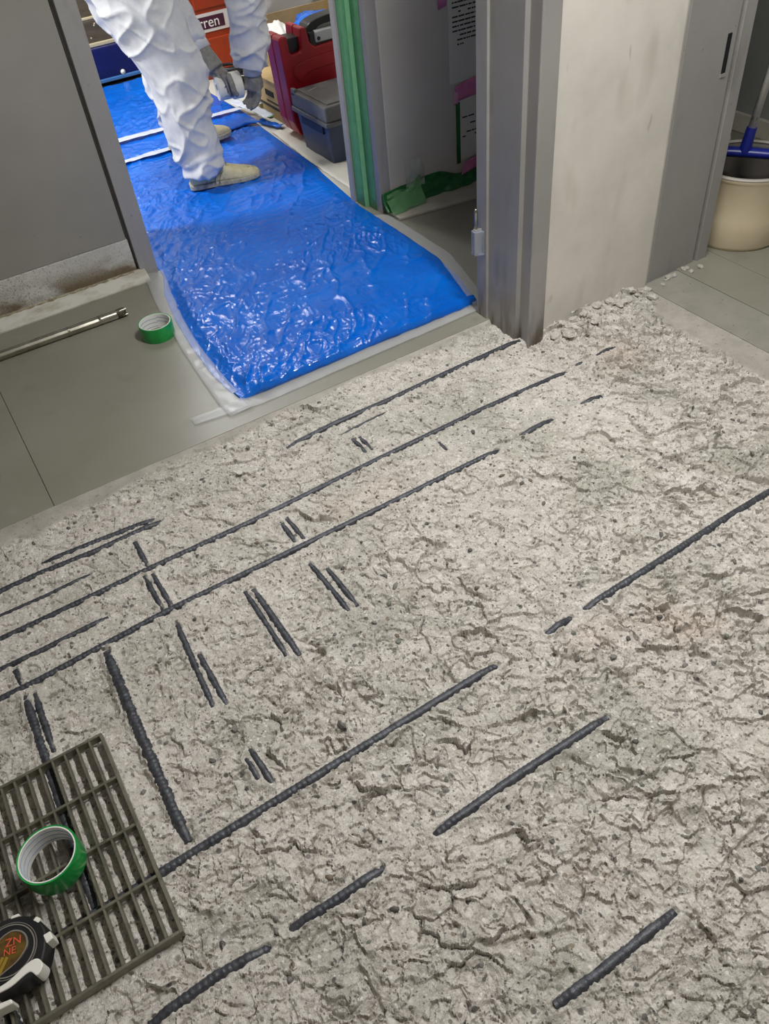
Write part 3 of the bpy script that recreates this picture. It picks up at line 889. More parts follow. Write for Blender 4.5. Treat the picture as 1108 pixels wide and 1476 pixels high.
flat_tape('pink_tape', 'pink tape strip curling off below the second notice', 'tape', [(1.90, 0.055), (2.12, 0.098), (2.12, 0.150), (1.92, 0.100)], 2.684, pink_tape, 0.014, 3)
flat_tape('pink_tape', 'small pink tape piece above the upper notice', 'tape', [(1.825, 0.648), (1.862, 0.655), (1.862, 0.76), (1.822, 0.75)], 2.6955, pink_tape, seed=4)
flat_tape('green_tape_piece', 'narrow green tape strip down the side of the second notice', 'tape', [(1.893, 0.095), (1.912, 0.095), (1.912, 0.325), (1.893, 0.325)], 2.6962, film_green, 0.001, seed=6)
flat_tape('tape_piece', 'pale tape end folded at the left corner of the pink tape', 'tape', [(1.880, 0.318), (1.902, 0.322), (1.902, 0.362), (1.884, 0.372)], 2.694, mat('pale_pink', rgb(214, 160, 190), 0.5), seed=5)

# ---------------------------------------------------------------- steel post, white wall and right jamb
post = obj('trim_4', MB().prism([(1.379, 1.87), (1.379, 1.822), (1.387, 1.822), (1.387, 1.686), (1.401, 1.684), (1.401, 1.642), (1.404, 1.639), (1.460, 1.639), (1.460, 1.87)], -0.03, 2.5), post_paint, bevel=0.0015)
struct(post, 'grey steel door post with stepped profile at the corner of the white wall')
t = thing('door_hinge', (1.366, 1.845, 0.20), 'lift-off hinge pin wrapped in clear tape on the steel post', 'hinge')
obj('knuckle', MB().lathe([(0.0085, 0.0), (0.0085, 0.072), (0.0075, 0.075)], 16, Matrix.Translation((1.362, 1.850, 0.222))), steel_paint, t, smooth=False)
obj('pin', MB().lathe([(0.0055, 0.0), (0.0055, 0.050), (0.004, 0.058), (0.001, 0.061)], 14, Matrix.Translation((1.362, 1.850, 0.297))), chrome, t, smooth=True)
obj('leaf', MB().box(1.362, 1.381, 1.846, 1.850, 0.222, 0.294), steel_paint, t)
obj('tape_wrap', MB().prism([(1.350, 1.842), (1.379, 1.828), (1.379, 1.862), (1.352, 1.862)], 0.216, 0.292), hinge_wrap, t, bevel=0.003)
wr = obj('wall_right', MB().prism([(1.459, 1.655), (1.900, 1.655), (1.912, 1.660), (1.915, 1.672), (1.915, 1.868), (1.459, 1.868)], -0.03, 2.5), plaster)
struct(wr, 'white plastered wall end right of the steel post')
rj = obj('trim_5', MB().prism([(1.916, 1.672), (1.925, 1.664), (2.124, 1.664), (2.124, 1.676), (2.137, 1.676), (2.137, 1.660), (2.182, 1.660), (2.182, 1.868), (1.916, 1.868)], -0.02, 2.5), steel_paint, bevel=0.0015)
struct(rj, 'grey steel jamb of the doorway to the mop room')
obj('strike_hole', MB().box(2.088, 2.104, 1.6626, 1.667, 0.592, 0.694), black_void, rj)
obj('strike_lip', MB().box(2.086, 2.106, 1.6615, 1.6645, 0.582, 0.591), steel_paint, rj)
# broken rendering crumbs at the foot of the right jamb and of the post
cr = random.Random(5)
def chunk(x, y, z, s, m_, label, group):
    bm = bmesh.new(); bmesh.ops.create_icosphere(bm, subdivisions=2, radius=1.0)
    for v in bm.verts:
        k = cr.uniform(.75, 1.15); v.co = Vector((v.co.x * s * 1.3 * k, v.co.y * s * k, max(v.co.z, -0.5) * s * .75 * k))
    me = bpy.data.meshes.new('concrete_chunk'); bm.to_mesh(me); bm.free(); me.materials.append(m_)
    o = bpy.data.objects.new('concrete_chunk', me); COL.objects.link(o)
    o.location = (x, y, z + s * .33); o.rotation_euler = (0, 0, cr.uniform(0, 6.3))
    return tag(o, label, 'rubble', group)
for k in range(26):
    x = cr.uniform(1.48, 1.88); y = 1.650 - abs(cr.gauss(0, 0.035)) - 0.012
    chunk(x, y, height_at(x, y), cr.uniform(0.006, 0.015), concrete, 'broken concrete lump lying along the foot of the white wall', 'rubble along the white wall')
for k in range(9):
    x = cr.uniform(1.915, 2.17); y = 1.650 - cr.uniform(0, .035)
    chunk(x, y, -0.001, cr.uniform(0.005, 0.011), mortar, 'small mortar crumb at the foot of the grey right jamb', 'crumbs at the right jamb')

# ---------------------------------------------------------------- mop room
struct(obj('wall_mop_room', MB().box(3.12, 3.2, 0.0, 2.66, 0.0, 2.5), dark_wall), 'grey wall of the mop room')
struct(obj('wall_mop_far', MB().box(2.182, 3.2, 2.62, 2.70, 0.0, 2.5), dark_wall), 'far wall of the mop room')
struct(obj('wall_mop_side', MB().box(2.13, 2.182, 1.868, 2.70, 0.0, 2.5), dark_wall), 'partition beside the mop room')
struct(obj('baseboard_mop', MB().box(3.10, 3.12, 0.0, 2.62, 0.0, 0.075), skirting, bevel=0.004), 'beige skirting in the mop room')
struct(obj('wall_mop_near', MB().box(2.182, 3.2, -0.08, 0.0, 0.0, 2.5), dark_wall), 'near wall of the mop room')
struct(obj('ceiling_mop', MB().box(1.9, 3.2, -0.1, 2.7, 2.5, 2.56), ceiling_paint), 'ceiling of the mop room')
struct(obj('wall_right_near', MB().box(1.92, 2.18, -1.7, 0.42, 0.0, 2.5), wall_paint), 'wall beside the right doorway')
pts = [(3.112, 2.30 - 0.02 * k, 0.55 + 0.07 * k + 0.01 * math.sin(k * 2)) for k in range(14)]
tag(obj('wall_cable', MB().tube(pts, 0.006, 8), cable_black, smooth=True), 'black cable hanging on the grey wall of the mop room', 'cable')

bk = thing('mop_bucket', (2.388, 1.722, 0), 'beige mop bucket standing behind the right jamb', 'bucket')
BM_ = Matrix.Translation((2.388, 1.722, 0))
obj('body', MB().lathe([(0.145, 0.0), (0.152, 0.012), (0.158, 0.10), (0.166, 0.235), (0.172, 0.243), (0.172, 0.250), (0.164, 0.250), (0.158, 0.235), (0.148, 0.10), (0.140, 0.014), (0.001, 0.012)], 56, BM_), bucket_mat, bk, smooth=True)
obj('liner', MB().lathe([(0.160, 0.246), (0.1575, 0.228), (0.147, 0.10), (0.138, 0.05), (0.001, 0.05), (0.001, 0.052), (0.136, 0.053), (0.145, 0.10), (0.155, 0.228), (0.158, 0.246)], 48, BM_, close=True), bucket_in, bk, smooth=True)
obj('rim', MB().lathe([(0.171, 0.246), (0.174, 0.249), (0.171, 0.254), (0.160, 0.254), (0.158, 0.249), (0.161, 0.246)], 56, BM_, close=True), mat('rim_grey', rgb(170, 166, 156), 0.45), bk, smooth=True)
mp_ = thing('floor_mop', (2.388, 1.722, 0.25), 'blue squeegee head with white handle laid across the mop bucket', 'mop')
hd = MB()
hp = [(2.28 + 0.020 * k, 1.90 - 0.026 * k, 0.262 + 0.004 * math.sin(k * .35)) for k in range(13)]
hd.tube(hp, [0.010] + [0.020] * 11 + [0.014], 12, ell=[(1, .8)] * 13)
obj('head', hd, mop_blue, mp_, smooth=True)
obj('socket', MB().tube([(2.392, 1.752, 0.268), (2.394, 1.751, 0.300), (2.398, 1.749, 0.345)], [0.020, 0.018, 0.0165], 16), mop_blue, mp_, smooth=False)
d_ = Vector((0.10, -0.05, 0.99)).normalized()
b_ = Vector((2.3975, 1.7492, 0.340))
obj('handle', MB().tube([b_, b_ + d_ * 0.5, b_ + d_ * 1.15], 0.0125, 16), white_plastic, mp_, smooth=True)
obj('print_mark', MB().tube([b_ + d_ * 0.030, b_ + d_ * 0.040], 0.0128, 6), black_void, mp_)
tr = thing('storage_pail', (2.56, 2.08, 0), 'beige plastic pail behind the mop bucket', 'pail')
obj('body', MB().lathe([(0.085, 0.0), (0.10, 0.16), (0.106, 0.165), (0.106, 0.175), (0.02, 0.182), (0.001, 0.182)], 32, Matrix.Translation((2.56, 2.08, 0))), bucket_mat, tr, smooth=False)
obj('lid', MB().lathe([(0.108, 0.172), (0.108, 0.188), (0.10, 0.192), (0.001, 0.192)], 32, Matrix.Translation((2.56, 2.08, 0))), bucket_mat, tr)

# ---------------------------------------------------------------- room shell out of view
struct(obj('wall_near_left', MB().box(-1.78, -1.7, -1.78, 3.2, -0.12, 2.5), wall_paint), 'side wall of the room')
struct(obj('wall_behind', MB().box(-1.78, 2.18, -1.78, -1.7, -0.12, 2.5), wall_paint), 'wall behind the viewer')
struct(obj('ceiling', MB().box(-1.78, 2.18, -1.78, 5.86, 2.5, 2.56), ceiling_paint), 'white ceiling')
struct(obj('wall_far', MB().box(-1.28, 2.9, 5.78, 5.86, 0.0, 2.5), wall_paint), 'far wall of the room behind the doorway')
struct(obj('wall_far_left', MB().box(-1.28, -1.2, 3.18, 5.86, 0.0, 2.5), wall_paint), 'side wall of the room behind the doorway')
struct(obj('wall_far_right', MB().box(2.82, 2.9, 2.88, 5.86, 0.0, 2.5), wall_paint), 'right side wall of the room behind the doorway')
struct(obj('floor_far', MB().box(2.16, 2.9, 2.70, 5.86, -0.06, 0.0), cream_vinyl), 'pale floor of the room behind the doorway')
struct(obj('ceiling_far', MB().box(2.18, 2.9, 2.70, 5.86, 2.5, 2.56), ceiling_paint), 'ceiling over the stored cases')
def fixture(loc, sx, sy, label):
    t = thing('ceiling_lamp', (loc[0], loc[1], 2.5), label, 'lamp')
    obj('housing', MB().box(loc[0] - sx / 2 - .03, loc[0] + sx / 2 + .03, loc[1] - sy / 2 - .03, loc[1] + sy / 2 + .03, loc[2] + 0.012, 2.5), glass_white, t, bevel=0.006)
fixture(NEAR_LAMP, 0.16, 1.15, 'white tube lamp on the ceiling over the chipped concrete')
fixture(FAR_CEILING, 0.20, 1.7, 'white tube lamp on the ceiling over the blue tarps')

# ---------------------------------------------------------------- blue tarps and tapes
def tarp(name, label, ys, xl, xr, y0, y1, z_off, seed, amp=1.0, fold=None):
    """ys, xl, xr: edge tables in metres"""
    n_v = int((y1 - y0) / (0.0045 if fold else 0.007)); n_u = 230 if fold else 150
    V = np.linspace(y0, y1, n_v)[:, None] * np.ones((1, n_u))
    U = np.linspace(0, 1, n_u)[None, :] * np.ones((n_v, 1))
    a = np.interp(V, ys, xl); b = np.interp(V, ys, xr)
    Xx = a + (b - a) * U
    Yy = V + 0.004 * (vnoise(U * 9, V * 2, seed) - 0.5)
    wx, wy = Xx + 0.05 * (fbm(Xx * 7, V * 7, 3, seed) - .5), V + 0.05 * (fbm(Xx * 7, V * 7, 3, seed + 1) - .5)
    ca, sa = math.cos(0.6), math.sin(0.6)
    rx, ry = wx * ca - wy * sa, wx * sa + wy * ca
    rid = 1 - np.abs(2 * fbm(rx * 13, ry * 4.0, 2, seed + 2) - 1)
    rid2 = 1 - np.abs(2 * fbm(wx * 9, wy * 22, 2, seed + 3) - 1)
    cr1 = (1 - np.abs(2 * vnoise(rx * 46, ry * 15, seed + 6) - 1)) ** 4
    cr2 = (1 - np.abs(2 * vnoise(wx * 38, wy * 26, seed + 7) - 1)) ** 4
    cl = sstep(0.46, 0.66, fbm(wx * 3.4 + 5, wy * 3.0, 2, seed + 9)) + 0.7 * sstep(0.40, 0.15, U * (b - a)) 
    cl = np.clip(cl, 0.10, 1.0)
    Z = 0.0035 + amp * (0.007 * rid ** 5 + 0.007 * fbm(wx * 5, wy * 5, 2, seed + 5) + 0.003 * rid2 ** 6 + cl * (0.0060 * cr1 + 0.0042 * cr2)
                        + 0.0012 * fbm(wx * 34, wy * 30, 2, seed + 4))
    # left side: long folds following the edge
    e = np.minimum(U, 1 - U) * (b - a)
    Z = Z + amp * 0.010 * sstep(0.03, 0.06, U * (b - a)) * sstep(0.16, 0.07, U * (b - a) + 0.03 * np.sin(V * 7)) * (0.4 + 0.6 * vnoise(V * 14, U * 3, seed + 8))
    Z = Z * sstep(-0.004, 0.07, e) + 0.0015
    if fold:     # turned-over hem at the near edge
        Z = Z + 0.010 * sstep(y0 - .001, y0 + 0.008, V) * sstep(y0 + fold, y0 + fold - 0.012, V)
    Z = Z * sstep(y0 - 0.004, y0 + 0.012, V) + 0.0012
    for hx, hy in ((1.025, 3.455), (1.115, 3.925)):     # pressed flat under the shoes
        k = sstep(0.10, 0.05, np.abs(Yy - hy + 0.1 * (Xx - hx))) * sstep(-0.06, 0.0, Xx - hx) * sstep(0.38, 0.31, Xx - hx)
        Z = np.minimum(Z, 0.008 * k + 1.0 * (1 - k))
    o = big_grid(name, Xx, Yy, Z + z_off, tarp_blue)
    o.modifiers.new('solid', 'SOLIDIFY').thickness = 0.0008
    return tag(o, label, 'tarp', 'blue tarps on the floor')
tarp('blue_tarp', 'shiny blue tarp lying through the doorway, hem by the concrete', [1.915, 2.00, 2.10, 2.29, 2.485, 2.67, 2.815, 3.22, 3.30, 4.05],
     [0.556, 0.547, 0.540, 0.548, 0.568, 0.600, 0.650, 0.662, 0.52, 0.50], [1.412, 1.440, 1.468, 1.496, 1.498, 1.500, 1.498, 1.545, 1.56, 1.60], 1.915, 4.04, 0.0, 3, 1.0, 0.05)
tarp('blue_tarp', 'second blue tarp spread farther back, taped onto the first', [3.96, 4.6, 5.14], [0.45, 0.45, 0.45], [1.60, 1.59, 1.54], 3.96, 5.12, 0.020, 9, 0.7)


def strip(name, label, left, right, z, m_, group=None, amp=0.002, n=60, seed=1, follow=0.0):
    """tape between two polylines on the floor"""
    A, B = np.array(left, float), np.array(right, float)
    def res(P):
        L_ = np.r_[0, np.cumsum(np.hypot(*np.diff(P, axis=0).T))]
        s = np.linspace(0, L_[-1], n); return np.interp(s, L_, P[:, 0]), np.interp(s, L_, P[:, 1])
    ax_, ay_ = res(A); bx_, by_ = res(B)
    G = np.zeros((n, 7, 3))
    for j in range(7):
        u = j / 6
        G[:, j, 0] = ax_ * (1 - u) + bx_ * u; G[:, j, 1] = ay_ * (1 - u) + by_ * u
        G[:, j, 2] = z + amp * vnoise(G[:, j, 0] * 40, G[:, j, 1] * 40, seed) + follow * math.sin(u * math.pi)
    o = obj(name, MB().grid(G), m_, smooth=True, solid=0.0003)
    return tag(o, label, 'tape', group)
strip('tape_strip', 'clear tape along the left edge of the front tarp', [(0.590, 2.85), (0.552, 2.629), (0.537, 2.467), (0.517, 2.296), (0.503, 2.099), (0.495, 1.929), (0.498, 1.865)],
      [(0.662, 2.85), (0.622, 2.64), (0.592, 2.467), (0.572, 2.296), (0.565, 2.099), (0.566, 1.940), (0.574, 1.865)], 0.0065, clear_tape, None, 0.006, seed=3)
strip('tape_strip', 'clear tape along the hem of the front tarp beside the concrete', [(0.40, 1.932), (0.60, 1.928), (1.0, 1.930), (1.41, 1.925)], [(0.40, 1.895), (0.60, 1.866), (1.0, 1.870), (1.40, 1.876)], 0.0030, clear_tape, None, 0.003, seed=4)
strip('tape_strip', 'clear tape along the right edge of the front tarp to the post', [(1.39, 1.905), (1.485, 2.24), (1.492, 2.60), (1.49, 2.70)], [(1.445, 1.905), (1.535, 2.24), (1.538, 2.56), (1.535, 2.66)], 0.0075, clear_tape, None, 0.003, seed=5)
strip('tape_strip', 'white tape across the tarps beside the heel of the near shoe', [(0.66, 3.99), (1.16, 3.975)], [(0.66, 3.93), (1.16, 3.92)], 0.026, white_tape, 'white tapes across the tarps', 0.004, seed=6)
strip('tape_strip', 'white tape across the second tarp behind the far shoe', [(0.66, 4.22), (1.12, 4.20), (1.70, 4.165)], [(0.66, 4.16), (1.12, 4.145), (1.70, 4.125)], 0.044, white_tape, 'white tapes across the tarps', 0.004, seed=7)
strip('tape_strip', 'short white tape lying aslant by the red case', [(1.56, 4.27), (1.60, 4.05), (1.605, 3.90)], [(1.62, 4.27), (1.655, 4.05), (1.66, 3.91)], 0.050, white_tape, 'white tapes across the tarps', 0.006, seed=8)
tag(strip('plastic_scrap', 'small torn blue scrap on the pale floor beside the red case', [(1.60, 3.98), (1.645, 3.82)], [(1.635, 3.99), (1.685, 3.84)], 0.006, tarp_blue, None, 0.012, seed=9, follow=.01), 'small torn blue scrap on the pale floor beside the red case', 'scrap')
strip('tape_strip', 'green tape end on the pale floor near the cardboard box', [(1.66, 4.22), (1.68, 4.02)], [(1.73, 4.22), (1.75, 4.02)], 0.004, light_green, None, 0.006, seed=10)
strip('floor_cover', 'pale dust sheet edge beside the tarp and the cases', [(1.548, 2.91), (1.565, 3.4), (1.60, 3.83)], [(1.69, 2.95), (1.72, 3.4), (1.74, 3.83)], 0.002, mat('dust_sheet', rgb(212, 208, 196), 0.6, bump=0.3, bscale=16), None, 0.006, seed=11)

GT = 0.0195      # top of the drain grating
# ---------------------------------------------------------------- tape rolls
def tape_roll(loc, label, r_out=0.055, r_in=0.0495, h=0.050, rotz=0.0):
    t = thing('tape_roll', loc, label, 'tape roll', 'green tape rolls')
    m_ = Matrix.Translation(loc)
    obj('tape_winding', MB().lathe([(r_in + .002, 0.0008), (r_out, 0.0), (r_out + 0.0004, 0.002), (r_out + 0.0004, h - .002), (r_out, h), (r_in + .002, h - .0008)], 72, m_, close=True), green_tape, t, smooth=False)
    smooth_by_angle(t.children[0], 40)
    c = obj('cardboard_core', MB().lathe([(r_in, 0.0), (r_in + .0021, 0.0), (r_in + .0021, h), (r_in, h)], 72, m_, close=True), card_core, t)
    smooth_by_angle(c, 40)
    # blue spiral print lines inside the core
    m = MB()
    for k in range(3):
        P = []
        for i in range(80):
            a = i / 79 * 2 * math.pi + rotz
            z = (0.006 + 0.014 * k + 0.018 * (i / 79))
            if z < h - .002: P.append((loc[0] + (r_in + .0002) * math.cos(a), loc[1] + (r_in + .0002) * math.sin(a), loc[2] + z))
        m.tube(P, 0.0010, 5)
    obj('printed_line', m, print_blue, c)
    return t
tape_roll((-0.285, 0.852, GT + 0.0004), 'green tape roll standing on the steel drain grating', 0.0515, 0.0465, 0.048, 0.4)
tape_roll((0.490, 2.435, 0.0004), 'green tape roll standing on the grey vinyl beside the tarp', rotz=1.2)

# ---------------------------------------------------------------- drain grating
gx1, gy0, gy1 = -0.137, 0.626, 1.066
PITCH = 0.0246
NS = 17
gx0 = gx1 - PITCH * NS
gr = thing('drain_grating', ((gx0 + gx1) / 2, (gy0 + gy1) / 2, 0.0), 'rusty steel drain grating laid on the chipped concrete', 'grating')
for (x0, x1, y0, y1) in ((gx1 - .006, gx1, gy0, gy1), (gx0, gx0 + .006, gy0, gy1), (gx0 + .006, gx1 - .006, gy1 - .006, gy1), (gx0 + .006, gx1 - .006, gy0, gy0 + .006)):
    obj('frame_bar', MB().box(x0, x1, y0, y1, 0.0, GT), rust_bar, gr, bevel=0.0008, seg=1)
sl = None
for k in range(1, NS):
    x = gx1 - 0.003 - k * PITCH
    if sl is None:
        sl = obj('bearing_bar', MB().box(x - .0022, x + .0022, gy0 + .006, gy1 - .006, 0.002, GT - .0006), rust_bar, gr, bevel=0.0006, seg=1)
        x_first = x
    else:
        o = sl.copy(); COL.objects.link(o); o.parent = gr; o.location = (x - x_first, 0, 0)
for k in range(1, 4):
    y = gy0 + (gy1 - gy0) * k / 4
    obj('cross_rod', MB().box(gx0 + .006, gx1 - .006, y - .003, y + .003, 0.004, GT), rust_bar, gr, bevel=0.0010, seg=1)

# ---------------------------------------------------------------- tape measure
tm = thing('tape_measure', (-0.377, 0.728, GT), 'black and white tape measure lying on the steel grating', 'tape measure')
TMZ = GT + 0.0005
cx, cy = -0.377, 0.728
U_ = Vector((0.849, -0.529, 0)).normalized()   # picture-right along the floor
W_ = Vector((0.529, 0.849, 0)).normalized()    # picture-up along the floor
def tmp(u, w, z=0.0):
    p = Vector((cx, cy, TMZ)) + U_ * (u * 1.22) + W_ * (w * 1.22)
    return (p.x, p.y, p.z + z * 1.15)
def outline(pts, n=8):
    """closed Catmull-Rom outline"""
    out = []; k = len(pts)
    for i in range(k):
        p0, p1, p2, p3 = [np.array(pts[(i + d) % k], float) for d in (-1, 0, 1, 2)]
        for j in range(n):
            t = j / n
            out.append(tuple(0.5 * ((2 * p1) + (-p0 + p2) * t + (2 * p0 - 5 * p1 + 4 * p2 - p3) * t * t + (-p0 + 3 * p1 - 3 * p2 + p3) * t ** 3)))
    return out
def tm_prism(poly, z0, z1):
    m = MB(); n = len(poly)
    m.add([tmp(a, b, z0) for a, b in poly] + [tmp(a, b, z1) for a, b in poly],
          [tuple(reversed(range(n))), tuple(range(n, 2 * n))] + [(i, (i + 1) % n, n + (i + 1) % n, n + i) for i in range(n)])
    return m
def tm_ring(poly, s0, s1, c, z0, z1):
    m = MB(); n = len(poly)
    def sc(p, s): return (c[0] + (p[0] - c[0]) * s, c[1] + (p[1] - c[1]) * s)
    R4 = [[tmp(*sc(p, s0), z0) for p in poly], [tmp(*sc(p, s0), z1) for p in poly], [tmp(*sc(p, s1), z1) for p in poly], [tmp(*sc(p, s1), z0) for p in poly]]
    fs = []
    for q in range(4):
        for i in range(n):
            fs.append((q * n + i, q * n + (i + 1) % n, ((q + 1) % 4) * n + (i + 1) % n, ((q + 1) % 4) * n + i))
    return m.add([p for r_ in R4 for p in r_], fs)
body_o = outline([(-0.040, -0.030), (-0.046, 0.0), (-0.040, 0.030), (-0.018, 0.046), (0.012, 0.046), (0.034, 0.032), (0.043, 0.006), (0.040, -0.020), (0.020, -0.036), (-0.010, -0.050), (-0.032, -0.056), (-0.043, -0.050)])
tb = obj('case', tm_prism(body_o, 0.0, 0.034), black_plastic, tm, bevel=0.004, seg=3)
drop = outline([(-0.030, -0.026), (-0.026, 0.0), (-0.022, 0.016), (-0.008, 0.027), (0.008, 0.024), (0.016, 0.010), (0.010, -0.008), (-0.006, -0.024), (-0.014, -0.034)])
obj('label_plate', tm_prism(drop, 0.0342, 0.0350), mat('label_dark', rgb(70, 48, 30), 0.3, 0, rgb(110, 86, 30), 60, coat=0.5), tm)
rs = mat('silver_ring', rgb(170, 165, 158), 0.35, 0.6)
obj('label_ring', tm_ring(drop, 1.0, 1.07, (-0.006, 0.0), 0.0340, 0.0362), rs, tm)
ringo = [(-0.006 + 0.034 * math.cos(a * math.pi / 24), 0.004 + 0.033 * math.sin(a * math.pi / 24)) for a in range(48)]
obj('rim_ring', tm_ring(ringo, 0.955, 1.0, (-0.006, 0.004), 0.0335, 0.0352), rs, tm)
obj('rim_ring', tm_ring(ringo, 1.05, 1.075, (-0.006, 0.004), 0.0330, 0.0346), rs, tm)
wp = mat('measure_white', rgb(232, 230, 222), 0.45)
obj('white_grip', tm_prism(outline([(0.036, -0.006), (0.046, -0.014), (0.042, -0.026), (0.030, -0.022), (0.012, -0.038), (-0.006, -0.048), (-0.016, -0.062), (-0.028, -0.068), (-0.022, -0.052), (-0.012, -0.044), (0.008, -0.030), (0.024, -0.012)], 5), 0.008, 0.0362), wp, tm, bevel=0.002)
obj('white_grip', tm_prism([(-0.020, -0.062), (0.014, -0.050), (0.018, -0.055), (-0.014, -0.070)], 0.006, 0.030), wp, tm, bevel=0.002)
for (u, w, a, sx_, sy_) in ((0.042, 0.020, -0.9, 0.011, 0.008), (0.020, 0.042, -0.4, 0.008, 0.005), (-0.012, 0.047, 0.35, 0.010, 0.0035), (-0.040, 0.033, 0.8, 0.008, 0.003)):
    c_, s_ = math.cos(a), math.sin(a)
    obj('white_inlay', tm_prism([(u + c_ * i * sx_ - s_ * j * sy_, w + s_ * i * sx_ + c_ * j * sy_) for i, j in ((-.6, -.6), (.6, -.6), (.5, .6), (-.5, .6))], 0.010, 0.0345), wp, tm, bevel=0.0015)
for k in range(3):
    obj('grip_rib', MB().tube([tmp(-0.042 + .007 * k, -0.034 - .002 * k, .0343), tmp(-0.044 + .007 * k, -0.041 - .002 * k, .0346), tmp(-0.041 + .007 * k, -0.047 - .002 * k, .0343)], 0.0009, 6), rs, tm)


def text_mesh(body, size, M4, material, parent, name='lettering', extrude=0.0003):
    cu = bpy.data.curves.new(name, 'FONT'); cu.body = body; cu.size = size; cu.extrude = extrude
    cu.align_x = 'CENTER'; cu.align_y = 'CENTER'
    tmpo = bpy.data.objects.new('tmp', cu); COL.objects.link(tmpo)
    dg = bpy.context.evaluated_depsgraph_get(); dg.update()
    me = bpy.data.meshes.new_from_object(tmpo.evaluated_get(dg))
    bpy.data.objects.remove(tmpo)
    off = wloc(parent)
    me.transform(Matrix.Translation(-off) @ M4)
    me.name = name
    me.materials.clear(); me.materials.append(material)
    o = bpy.data.objects.new(name, me); COL.objects.link(o); o.parent = parent
    return o


def frame(o, xa, ya):
    xa = Vector(xa).normalized(); ya = Vector(ya).normalized(); za = xa.cross(ya)
    return Matrix(((xa.x, ya.x, za.x, o[0]), (xa.y, ya.y, za.y, o[1]), (xa.z, ya.z, za.z, o[2]), (0, 0, 0, 1)))
orange_print = mat('orange_print', rgb(214, 92, 58), 0.4)
dx_ = (U_ * math.cos(.3) + W_ * math.sin(.3)); dy_ = (-U_ * math.sin(.3) + W_ * math.cos(.3))
text_mesh('ZN', 0.018, frame(tmp(-0.003, 0.015, 0.0352), dx_, dy_), orange_print, tm)
text_mesh('NE', 0.0155, frame(tmp(-0.004, 0.003, 0.0352), dx_, dy_), orange_print, tm)
gold = mat('gold_print', rgb(150, 124, 44), 0.4)
for k in range(3):
    obj('gold_bar', tm_prism([(-0.023 + .006 * k, -0.024), (-0.019 + .006 * k, -0.026), (-0.014 + .0055 * k, -0.004), (-0.018 + .0055 * k, -0.003)], 0.0350, 0.0353), gold, tm)

# ---------------------------------------------------------------- long drill
dr = thing('masonry_drill', (0.0, 2.632, 0), 'long chrome masonry drill lying on the vinyl along the kick plate', 'drill bit')
A_, B_ = Vector((-0.52, 2.640, 0.0155)), Vector((0.415, 2.634, 0.0155))
N_ = 280
pts = [A_.lerp(B_, i / N_) for i in range(N_ + 1)]
m = MB(); vs = []; n = 28
for i, p in enumerate(pts):
    for j in range(n):
        a = 2 * math.pi * j / n
        r_ = 0.0155
        # two shallow straight flutes along the upper side
        for fa in (1.95, 2.45):
            r_ -= 0.0034 * max(0, 1 - ((a - fa) / 0.18) ** 2) * (1 if 10 < i < 262 else 0)
        vs.append((p.x, p.y + math.cos(a) * r_, p.z + math.sin(a) * r_))
m.add(vs, [(i * n + j, i * n + (j + 1) % n, (i + 1) * n + (j + 1) % n, (i + 1) * n + j) for i in range(N_) for j in range(n)] + [tuple(range(n)), tuple(range(N_ * n, N_ * n + n))])
obj('shank', m, chrome, dr, smooth=True)
obj('collar_ridge', MB().tube([(0.243, 2.6345, 0.0155), (0.249, 2.6345, 0.0155)], 0.0165, 20), chrome, dr)
hd = MB().tube([(0.412, 2.634, 0.0155), (0.425, 2.634, 0.0155), (0.440, 2.634, 0.0155), (0.446, 2.634, 0.0155)], [0.0150, 0.0160, 0.0158, 0.0100], 10)
ht = obj('cutting_head', hd, carbide, dr)
for a in (0.5, 0.5 + math.pi / 2):
    mm = Matrix.Translation((0.434, 2.634, 0.0165)) @ Matrix.Rotation(a, 4, 'X')
    obj('carbide_tip', MB().box(-0.010, 0.016, -0.0025, 0.0025, -0.0155, 0.0155, mm), chrome, ht, bevel=0.001)

# ---------------------------------------------------------------- cases and boxes behind the doorway
rc = thing('tool_case', (1.85, 3.70, 0), 'red plastic tool case standing upright behind the dark toolbox', 'tool case')
ol = [(1.700, 0.0), (2.12, 0.0), (2.14, 0.02), (2.14, 0.42), (2.06, 0.455), (2.03, 0.455), (2.01, 0.385), (1.79, 0.375), (1.768, 0.395), (1.757, 0.458), (1.728, 0.462), (1.722, 0.380), (1.715, 0.368), (1.672, 0.366), (1.664, 0.378), (1.660, 0.442), (1.625, 0.445), (1.618, 0.43), (1.632, 0.09), (1.652, 0.035)]
obj('shell', MB().prism(ol, 3.625, 3.700, axis='y'), red_plastic, rc, bevel=0.008, seg=3)
obj('shell', MB().prism([(x, z) for x, z in ol], 3.702, 3.775, axis='y'), red_plastic, rc, bevel=0.008, seg=3)
obj('panel_rib', MB().prism(outline([(1.665, 0.30), (1.74, 0.335), (2.08, 0.345), (2.08, 0.30), (1.76, 0.285), (1.70, 0.25)], 5), 3.620, 3.630, axis='y'), red_plastic, rc, bevel=0.004)
obj('panel_rib', MB().box(1.69, 2.08, 3.620, 3.628, 0.06, 0.215), red_plastic, rc, bevel=0.006)
obj('handle', MB().prism(outline([(1.775, 0.40), (1.785, 0.455), (1.86, 0.475), (1.98, 0.475), (2.03, 0.44), (2.02, 0.39), (1.99, 0.44), (1.87, 0.445), (1.82, 0.43), (1.80, 0.39)], 5), 3.66, 3.74, axis='y'), black_plastic, rc, bevel=0.005)
obj('handle_well', MB().box(1.655, 1.735, 3.655, 3.745, 0.362, 0.425), black_plastic, rc, bevel=0.004)
obj('handle_well', MB().box(1.775, 2.03, 3.640, 3.760, 0.370, 0.43), black_plastic, rc, bevel=0.004)
